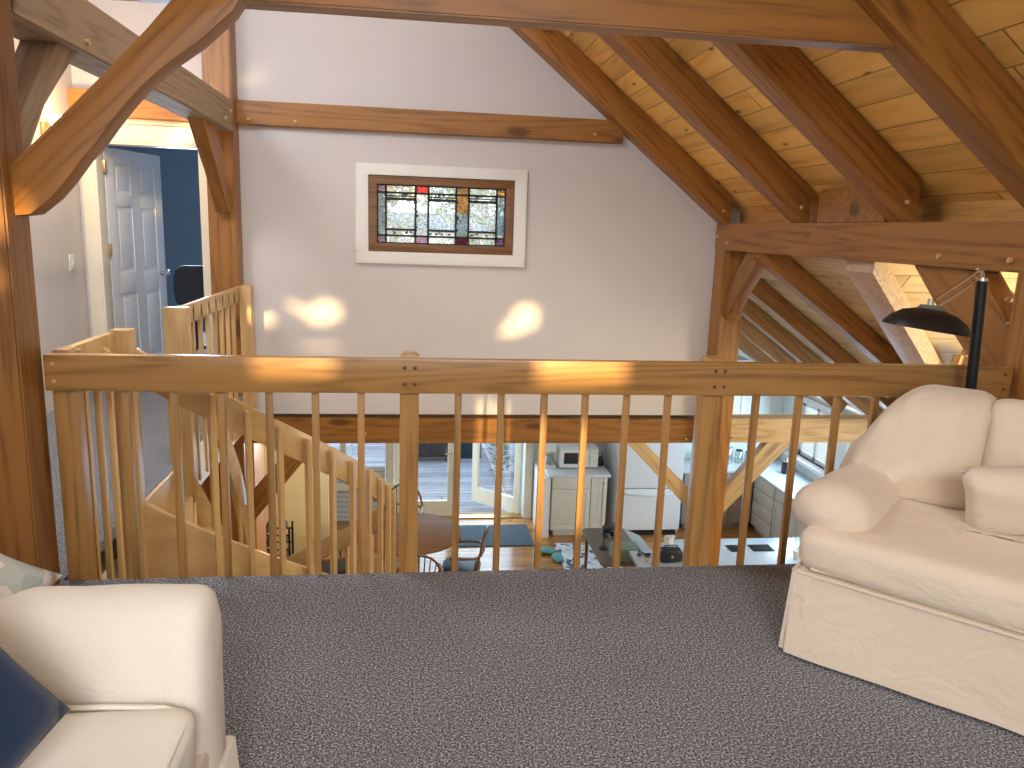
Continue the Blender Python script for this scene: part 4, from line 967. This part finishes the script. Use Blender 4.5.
t = thing('camera', 'black compact camera at the far end of the brown side table', 'camera', (2.28, 8.2, DT)); MB().box(2.20, 2.36, 8.16, 8.25, DT, DT + .10).build('body', 'blackp', t, bevel=.012)
MB().lathe([(.002, 0), (.035, 0), (.04, .05), (.03, .055), (.002, .03)], (2.28, 8.16, DT + .05), 18, mat=Matrix.Rotation(R(90), 3, 'X')).build('lens', 'black', t); MB().tube([(2.2, 8.2, DT + .09), (2.24, 8.2, DT + .15), (2.32, 8.2, DT + .15), (2.36, 8.2, DT + .09)], .006).build('strap', 'blackp', t)
t = thing('green_box', 'sage green lidded box at the near end of the brown side table', 'box', (2.28, 7.6, DT)); MB().box(2.14, 2.42, 7.44, 7.66, DT, DT + .12).build('body', 'green', t, bevel=.006); MB().box(2.135, 2.425, 7.435, 7.665, DT + .121, DT + .15).build('lid', 'green', t, bevel=.006)
t = thing('desk_lamp', 'small dark lamp beside the green box on the side table', 'lamp', (2.12, 7.8, DT)); MB().lathe([(.002, 0), (.05, 0), (.048, .012), (.008, .018)], (2.12, 7.82, DT), 16).build('base', 'blackp', t); MB().tube([(2.12, 7.82, DT + .015), (2.12, 7.82, DT + .14), (2.15, 7.82, DT + .17)], .007).build('stem', 'blackp', t); MB().lathe([(.012, 0), (.04, -.04), (.036, -.04), (.004, -.004)], (2.155, 7.82, DT + .175), 14).build('lamp_shade', 'blackp', t)
# rugs, cloth on the floor
tag(MB().prism(rrect(1.93, 2.68, 8.55, 9.72, .02), 'z', GF + .001, GF + .012).build('patterned_rug', 'rug'), 'blue and white patterned rug in front of the cream cabinet', 'rug', None, 'thing')
tag(MB().prism(rrect(.58, 1.66, 9.66, 10.40, .03), 'z', GF + .001, GF + .014).build('door_mat', 'matblue'), 'slate blue door mat in front of the open glass door', 'mat', None, 'thing')
tag(MB().blob((1.78, 9.42, GF + .035), (.14, .08, .035), nu=20, nv=10, amp=.5, freq=14).blob((1.90, 9.2, GF + .03), (.08, .12, .03), nu=16, nv=8, amp=.5, freq=14).build('crumpled_cloth', 'teal', smooth=70), 'crumpled teal cloth on the oak floor beside the patterned rug', 'cloth', None, 'thing')
# dining table and windsor chairs
dt = thing('dining_table', 'round walnut dining table seen left of the middle newel', 'table', (-.03, 8.4, GF))
MB().lathe([(.01, .71), (.60, .71), (.62, .722), (.62, .738), (.61, .745), (.01, .745)], (-.03, 8.4, GF), 48).build('tabletop', 'walnut', dt)
MB().lathe([(.04, .05), (.07, .1), (.05, .2), (.075, .35), (.045, .5), (.09, .66), (.16, .709), (.01, .709)], (-.03, 8.4, GF), 20).build('pedestal', 'walnut', dt)
for k in range(4):
    a = R(45 + 90 * k); MB().tube([(-.03 + .05 * math.cos(a), 8.4 + .05 * math.sin(a), GF + .16), (-.03 + .22 * math.cos(a), 8.4 + .22 * math.sin(a), GF + .12), (-.03 + .40 * math.cos(a), 8.4 + .40 * math.sin(a), GF + .026)], [.04, .034, .024]).build('leg', 'walnut', dt)
def windsor():
    t = thing('windsor_chair', 'x', 'chair', (0, 0, 0), 0, 'windsor chairs round the dining table')
    def b(n, m, mat='chairwood', **k): return m.build(n, mat, t, local=True, **k)
    m = MB(); m.cushion((0, 0, .445), (.225, .215, .02), .015, -.006, (10, 3), amp=0); b('seat', m, smooth=60)
    m = MB(); m.cushion((0, -.01, .482), (.19, .18, .016), .014, .006, (8, 3), amp=.002); b('seat_pad', m, 'blackp', smooth=60)
    for sx in (-1, 1):
        for sy in (-1, 1): b('leg', MB().tube([(sx * .14, sy * .13, .43), (sx * .17, sy * .165, .25), (sx * .2, sy * .2, 0)], [.014, .02, .011]))
    for sx in (-1, 1): b('stretcher', MB().tube([(sx * .178, -.175, .2), (sx * .178, .175, .2)], .01))
    b('stretcher', MB().tube([(-.178, 0, .2), (.178, 0, .2)], .01))
    pts = [(-.20 + .0, .17, .45)] + [(-.235 * math.cos(PI * k / 12) , .19 + .10 * math.sin(PI * k / 12) ** .8, .50 + .44 * math.sin(PI * k / 12) ** .6) for k in range(13)] + [(.20, .17, .45)]
    b('back_bow', MB().tube(pts, .013))
    for k in range(-3, 4):
        u = k / 3.9; s = math.sqrt(1 - u * u); b('spindle', MB().tube([(u * .17, .18, .46), (u * .222, .19 + .10 * s ** .8, .50 + .44 * s ** .6 - .01)], [.009, .006]))
    apts = [(-.23, -.10, .66), (-.25, .05, .665), (-.235, .18, .67), (-.16, .235, .672), (0, .255, .675), (.16, .235, .672), (.235, .18, .67), (.25, .05, .665), (.23, -.10, .66)]
    b('arm_rail', MB().tube(apts, [.02, .017, .014, .013, .013, .013, .014, .017, .02]))
    for sx in (-1, 1): b('arm_post', MB().tube([(sx * .2, -.08, .45), (sx * .238, -.07, .655)], .011))
    return t
wc = windsor(); CH = [((.56, 8.05, GF), R(-100), 'windsor chair on the right side of the round table, its side turned this way'), ((.08, 7.58, GF), R(182), 'windsor chair with black pad pushed in at the near side of the round table'), ((-.12, 9.25, GF), R(-10), 'windsor chair at the far side of the table, only its knobby top showing'), ((-.8, 8.1, GF), R(105), 'windsor chair on the left of the table behind the stair balusters')]
for i, (p, a, lb) in enumerate(CH):
    if i == 0: wc.location = p; wc.rotation_euler = (0, 0, a); wc['label'] = lb
    else: dup(wc, p, a, lb)
# bottle rack behind the stair
rk = thing('wine_rack', 'black metal wine rack behind the spiral stair', 'rack', (-1.43, 8.0, GF))
mb = MB()
for x in (-1.58, -1.27):
    for y in (7.9, 8.12): mb.box(x - .01, x + .01, y - .01, y + .01, GF, GF + 1.0)
mb.build('frame', 'black', rk)
for k in range(6):
    z = GF + .12 + k * .16; MB().box(-1.58, -1.27, 7.9, 7.915, z, z + .015).box(-1.58, -1.27, 8.105, 8.12, z, z + .015).build('shelf_bar', 'black', rk)
for k in range(3):
    for j in range(2):
        x = -1.50 + j * .15; z = GF + .12 + (3 + k) * .16 + .055
        t = thing('wine_bottle', 'dark wine bottle lying on the %s level of the black rack, %s place' % (('fourth', 'fifth', 'top')[k], ('left', 'right')[j]), 'bottle', (x, 8.0, z), 0, 'bottles in the black rack')
        m = Matrix.Rotation(R(90), 3, 'X'); MB().lathe([(.005, -.13), (.037, -.13), (.038, .04), (.014, .09), (.014, .16), (.004, .165)], (x, 8.0, z), 14, mat=m).build('body', 'blackp', t)
        MB().lathe([(.015, .13), (.0155, .168), (.003, .17)], (x, 8.0, z), 12, mat=m).build('foil_cap', 'end', t)
cu = thing('pine_cupboard', 'orange pine cupboard glowing behind the inner stair band', 'cupboard', (-1.85, 7.2, GF))
om = wood('orange_pine', (.62, .26, .06), (.4, .14, .03), 'z')
MB().box(-2.25, -1.42, 7.0, 7.45, GF, -.55).build('body', om, cu, bevel=.006)
for x0, x1 in ((-2.22, -1.85), (-1.82, -1.45)):
    dd = MB().box(x0, x1, 6.98, 7.0, GF + .12, -.60).build('door', om, cu, bevel=.004); MB().blob(((x1 - .04) if x0 < -2 else (x0 + .04), 6.965, -1.6), (.013, .016, .013), nu=10, nv=6).build('knob', 'brass', dd)
struct('trim_3', MB().box(-1.22, -.37, 10.68, 10.72, GF, -1.95), 'blind')
struct('wall_rear_panel', MB().box(-2.62, -.98, 9.0, 9.08, GF, -.24), 'yellow')
w = sempty('window_5', (-.95, 10.75, -2.2)); MB().box(-1.84, -1.75, 10.64, 10.72, -2.29, -.81).box(-.15, -.06, 10.64, 10.72, -2.29, -.81).box(-1.84, -.06, 10.64, 10.72, -2.29, -2.2).box(-1.84, -.06, 10.64, 10.72, -.9, -.81).build('casing', 'cream', w, bevel=.003); MB().box(-1.75, -.15, 10.78, 10.787, -2.2, -.9).build('pane', 'glass', w)
MB().box(-1.75, -1.70, 10.75, 10.8, -2.2, -.9).box(-.2, -.15, 10.75, 10.8, -2.2, -.9).box(-1.0, -.92, 10.75, 10.8, -2.2, -.9).build('sash', 'cream', w)
# french doors (door_2)
d2 = sempty('door_2', (.7, 10.79, GF))
def glazed_leaf(w_, h, t_=.045):
    mb = MB(); st = .11
    mb.box(0, st, 0, t_, .01, h).box(w_ - st, w_, 0, t_, .01, h).box(st, w_ - st, 0, t_, .01, .25).box(st, w_ - st, 0, t_, h - st, h); return mb, MB().box(st, w_ - st, t_ * .4, t_ * .55, .25, h - st)
for nm, m, wl in (('fixed_leaf', Matrix.Translation((-.24, 10.77, GF)), .88), ('open_leaf', Matrix.Translation((1.63, 10.83, GF)) @ Matrix.Rotation(PI - R(44), 4, 'Z'), .92)):
    a, b = glazed_leaf(wl, 2.02); a.v = [m @ v for v in a.v]; b.v = [m @ v for v in b.v]
    l = a.build(nm, 'cream', d2, bevel=.004); b.build('pane', 'glass', l)
    hx = wl - .055; kb = MB(); kb.tube([m @ Vector((hx, -.012, .98)), m @ Vector((hx, -.05, .98)), m @ Vector((hx - .09, -.055, .98))], .009); kb.build('lever_handle', 'brass', l)
MB().box(-.26, 1.66, 10.68, 10.88, GF, GF + .02).build('threshold', 'brass', d2, bevel=.003)
# ------------------------------------------------------------------ outdoors
struct('ground', MB().box(-40, 40, 10.9, 60, -3.5, -3.4).box(5.9, 40, -10, 10.9, -3.5, -3.4), 'grass')
struct('deck', MB().box(-6, 5, 10.87, 16.5, -2.92, -2.84), 'deckwood')
struct('wall_outside', MB().box(2.0, 2.2, 11.4, 15.0, -2.84, .2).box(2.0, 6.0, 15.0, 15.2, -2.84, .2), 'siding')
g = thing('barbecue', 'black barbecue on the deck beyond the glass door', 'barbecue', (.32, 14.0, -2.84))
MB().cushion((.32, 14.0, -1.95), (.42, .25, .14), .06, .05, (10, 5)).build('lid', 'blackp', g, smooth=60); MB().box(-.04, .68, 13.8, 14.2, -2.75, -2.08).build('cart', 'black', g, bevel=.01)
for x in (0, .64):
    for y in (13.84, 14.16): MB().lathe([(.005, -.02), (.05, -.02), (.05, .02), (.005, .02)], (x, y, -2.79), 14, mat=Matrix.Rotation(R(90), 3, 'Y')).build('wheel', 'blackp', g)
MB().tube([(.0, 13.72, -1.95), (.64, 13.72, -1.95)], .012).build('handle', 'chrome', g)
b_ = thing('storage_bin', 'dark green bin on the deck right of the barbecue', 'bin', (1.05, 14.2, -2.84))
MB().prism(rrect(.78, 1.32, 14.0, 14.5, .05), 'z', -2.84, -2.3).build('body', plain('dark_green', (.02, .045, .05), .5), b_, bevel=.01); MB().prism(rrect(.76, 1.34, 13.98, 14.52, .05), 'z', -2.299, -2.25).build('lid', plain('dark_green_lid', (.02, .045, .05), .5), b_, bevel=.01)
sh = thing('garden_shed', 'small red shed at the far side of the deck', 'shed', (.9, 17.6, -3.4)); MB().box(-.4, 2.2, 17.0, 18.6, -3.4, -1.0).build('walls', 'red', sh); MB().prism([(-.55, -1.0), (2.35, -1.0), (.9, -.2)], 'y', 16.9, 18.7).build('roof', 'roofgrey', sh); MB().box(.4, 1.2, 16.97, 17.0, -3.4, -1.6).build('door', 'white', sh)
potted('leafy plant in a pot on the deck behind the open glass door', 1.55, 12.9, -2.84, .5, 90, 'leaf2')
hs = thing('neighbour_house', 'grey roofed house far behind the stained glass', 'house', (1, 33, -3.4)); MB().box(-14, 14, 33, 40, -3.4, 1.35).build('walls', 'white', hs); MB().prism([(32.4, 1.3), (36.5, 2.05), (40.6, 1.3)], 'x', -14.5, 14.5).build('roof', 'roofgrey', hs)
def tree(label, x, y, h, rad, mat, seed, n=3600):
    t = thing('broadleaf_tree', label, 'tree', (x, y, -3.4), 0, 'trees outside'); rnd = random.Random(seed)
    tr = MB().tube([(x, y, -3.4), (x + .1, y, -3.4 + h * .4), (x - .05, y + .1, -3.4 + h * .75)], [.2, .14, .05], 8)
    for k in range(6):
        a = rnd.uniform(0, 2 * PI); z0 = -3.4 + h * rnd.uniform(.35, .6); tr.tube([(x, y, z0), (x + rad * .7 * math.cos(a), y + rad * .7 * math.sin(a), z0 + h * .22)], [.07, .02], 6)
    tr.build('trunk', 'bark', t); mb = MB()
    cs_ = [(rnd.gauss(0, rad * .5), rnd.gauss(0, rad * .5), rnd.uniform(.4, 1.) * h) for _ in range(26)]
    for i in range(n):
        c = rnd.choice(cs_); p = Vector((x + c[0] + rnd.gauss(0, .4), y + c[1] + rnd.gauss(0, .4), -3.4 + c[2] + rnd.gauss(0, .35))); s = rnd.uniform(.08, .17)
        u = Vector((rnd.gauss(0, 1), rnd.gauss(0, 1), rnd.gauss(0, 1))).normalized() * s; v = u.cross(Vector((rnd.gauss(0, 1), rnd.gauss(0, 1), 1))).normalized() * s * .6
        mb.add([p - u, p + v, p + u, p - v], [(0, 1, 2, 3)])
    mb.build('crown', mat, t)
tree('yellowing tree beyond the stained glass, left half of the window', -1.3, 20, 7.5, 1.8, 'leaf', 1)
tree('green tree beyond the stained glass, right half of the window', 3.1, 26, 7.9, 2.1, 'leaf2', 2)

# ------------------------------------------------------------------ wall behind the camera, its openings cut to shape the sun patches
dxs, ms = .03, .2
def opening(x0, x1, z0, z1, Y):
    d = Y + 3.35; return (x0 - dxs * d, x1 - dxs * d, z0 + ms * d, z1 + ms * d)
H = [opening(-.60, -.30, .845, .93, 2.99), opening(.500, .570, .15, .66, 3.04), opening(.655, .725, .17, .64, 3.04), opening(.50, .86, .82, .95, 2.99)]
for k, (zl, zh) in enumerate(((.70, .77), (.66, .73), (.60, .73), (.57, .78), (.59, .79), (.62, .76))): H.append(opening(-1.03 + .07 * k, -1.03 + .07 * k + .066, zl, zh, 6.67))
for k in range(3): H.append(opening(-.90 + .1 * k, -.83 + .1 * k, .37, .41, 6.67))
for k, (zl, zh) in enumerate(((.51, .57), (.51, .66), (.52, .77), (.56, .80), (.58, .77))): H.append(opening(.75 + .068 * k, .75 + .068 * k + .064, zl, zh, 6.67))
H += [opening(-1.49, -1.40, 1.165, 1.225, 2.87)] + [opening(-1.31 + .05 * k, -1.264 + .05 * k, .58 - .01 * k, (.69, .74, .66)[k], 6.67) for k in range(3)]
wall_with_holes('wall_back', -2.62, 2.86, [(-2.9, 3.3), (XR, ZR), (2.9, zr(2.9) + .25)], -.3, H, -3.4, -3.3, 'wall')
struct('wall_aisle_near', MB().box(2.96, 5.66, 2.3, 2.4, -.3, 2.4), 'cream')

# ------------------------------------------------------------------ light
W = bpy.data.worlds.new('world'); S.world = W; W.use_nodes = True
nt = W.node_tree; bg = nt.nodes['Background']
tc = N(nt, 'ShaderNodeTexCoord'); sp = N(nt, 'ShaderNodeSeparateXYZ'); L(nt, tc.outputs['Generated'], sp.inputs[0])
r = ramp(nt, sp.outputs['Z'], [(.45, (.75, .8, .85)), (.52, (.9, .95, 1.)), (.8, (.45, .65, 1.))]); L(nt, r.outputs[0], bg.inputs['Color']); bg.inputs['Strength'].default_value = 3.0
def light(name, kind, loc, power, col, direc=None, size=None, sy=None, **k):
    d = bpy.data.lights.new(name, kind); d.energy = power; d.color = col
    if kind == 'AREA':
        d.shape = 'RECTANGLE'; d.size = size; d.size_y = sy or size
    if kind == 'POINT': d.shadow_soft_size = size or .05
    for a, b in k.items(): setattr(d, a, b)
    o = bpy.data.objects.new(name, d); COL.objects.link(o); o.location = loc
    if direc: o.rotation_euler = Vector(direc).to_track_quat('-Z', 'Y').to_euler()
    return o
light('sun', 'SUN', (0, -8, 5), 10.5, (1, .70, .32), (dxs, 1, -ms), angle=R(.9))
light('loft_front_fill', 'AREA', (.2, -3.2, 1.9), 76, (1, .96, .93), (0.03, 1, -.12), 4.2, 2.2)  # added broad fill lamp before the back wall; no such window there
light('loft_down_fill', 'AREA', (.3, -2.6, 2.9), 40, (1, .97, .95), (-.05, 4.4, -2.9), 1.6, 1.2, spread=R(85))  # added lamp aimed down at sofas and carpet; the roof has no opening
light('sofa_cool_fill', 'AREA', (-2.5, -1.2, 1.6), 24, (.85, .92, 1.), (1, .6, -.3), 1.4, 1.2)  # added cool fill for the left sofa; the left wall has no window
light('skylight_daylight', 'AREA', (-.9, 3.9, 4.1), 85, (.86, .93, 1.), (.25, .35, -1), 1.6, 1.2)
light('hall_soft_fill', 'AREA', (-2.1, 4.4, 3.0), 34, (.95, .95, 1.), (0, .3, -1), .5, .5)  # unseen soft lamp added to even out hall wall and door; no fitting
light('sconce_bulb', 'POINT', (-2.44, 6.1, 2.12), 16, (1, .66, .28), size=.06)
light('kitchen_daylight', 'AREA', (5.4, 9.78, -1.2), 26, (.5, .76, 1.), (-1, 0, -.15), .8, .7)
light('kitchen_daylight', 'AREA', (5.4, 8.3, -1.2), 34, (.52, .77, 1.), (-1, 0, -.2), 1.1, .7)
light('kitchen_daylight', 'AREA', (5.4, 6.3, -1.2), 38, (.6, .82, 1.), (-1, .2, -.2), 1.3, .7)
light('door_daylight', 'AREA', (.7, 11.0, -1.7), 50, (.5, .76, 1.), (0, -1, -.1), 1.7, 1.8)
light('dining_warm_fill', 'POINT', (-.9, 8.0, -.75), 22, (1, .85, .62), size=.15)  # added warm fill for the dining side; no pendant hangs here
light('dormer_daylight', 'AREA', (5.4, 3.3, .35), 100, (1, .88, .58), (-1, .35, .25), 1.0, .9)
light('bedroom_daylight', 'AREA', (-2.6, 10.4, 1.3), 130, (.62, .8, 1.), (0.1, -1, 0), 1.0, 1.0)
S.view_settings.view_transform = 'Standard'; S.view_settings.look = 'None'; S.view_settings.gamma = 1.; S.view_settings.use_curve_mapping = False; S.view_settings.exposure = 0.
S.cycles.use_denoising = True
S.cycles.max_bounces = 8; S.cycles.transparent_max_bounces = 16
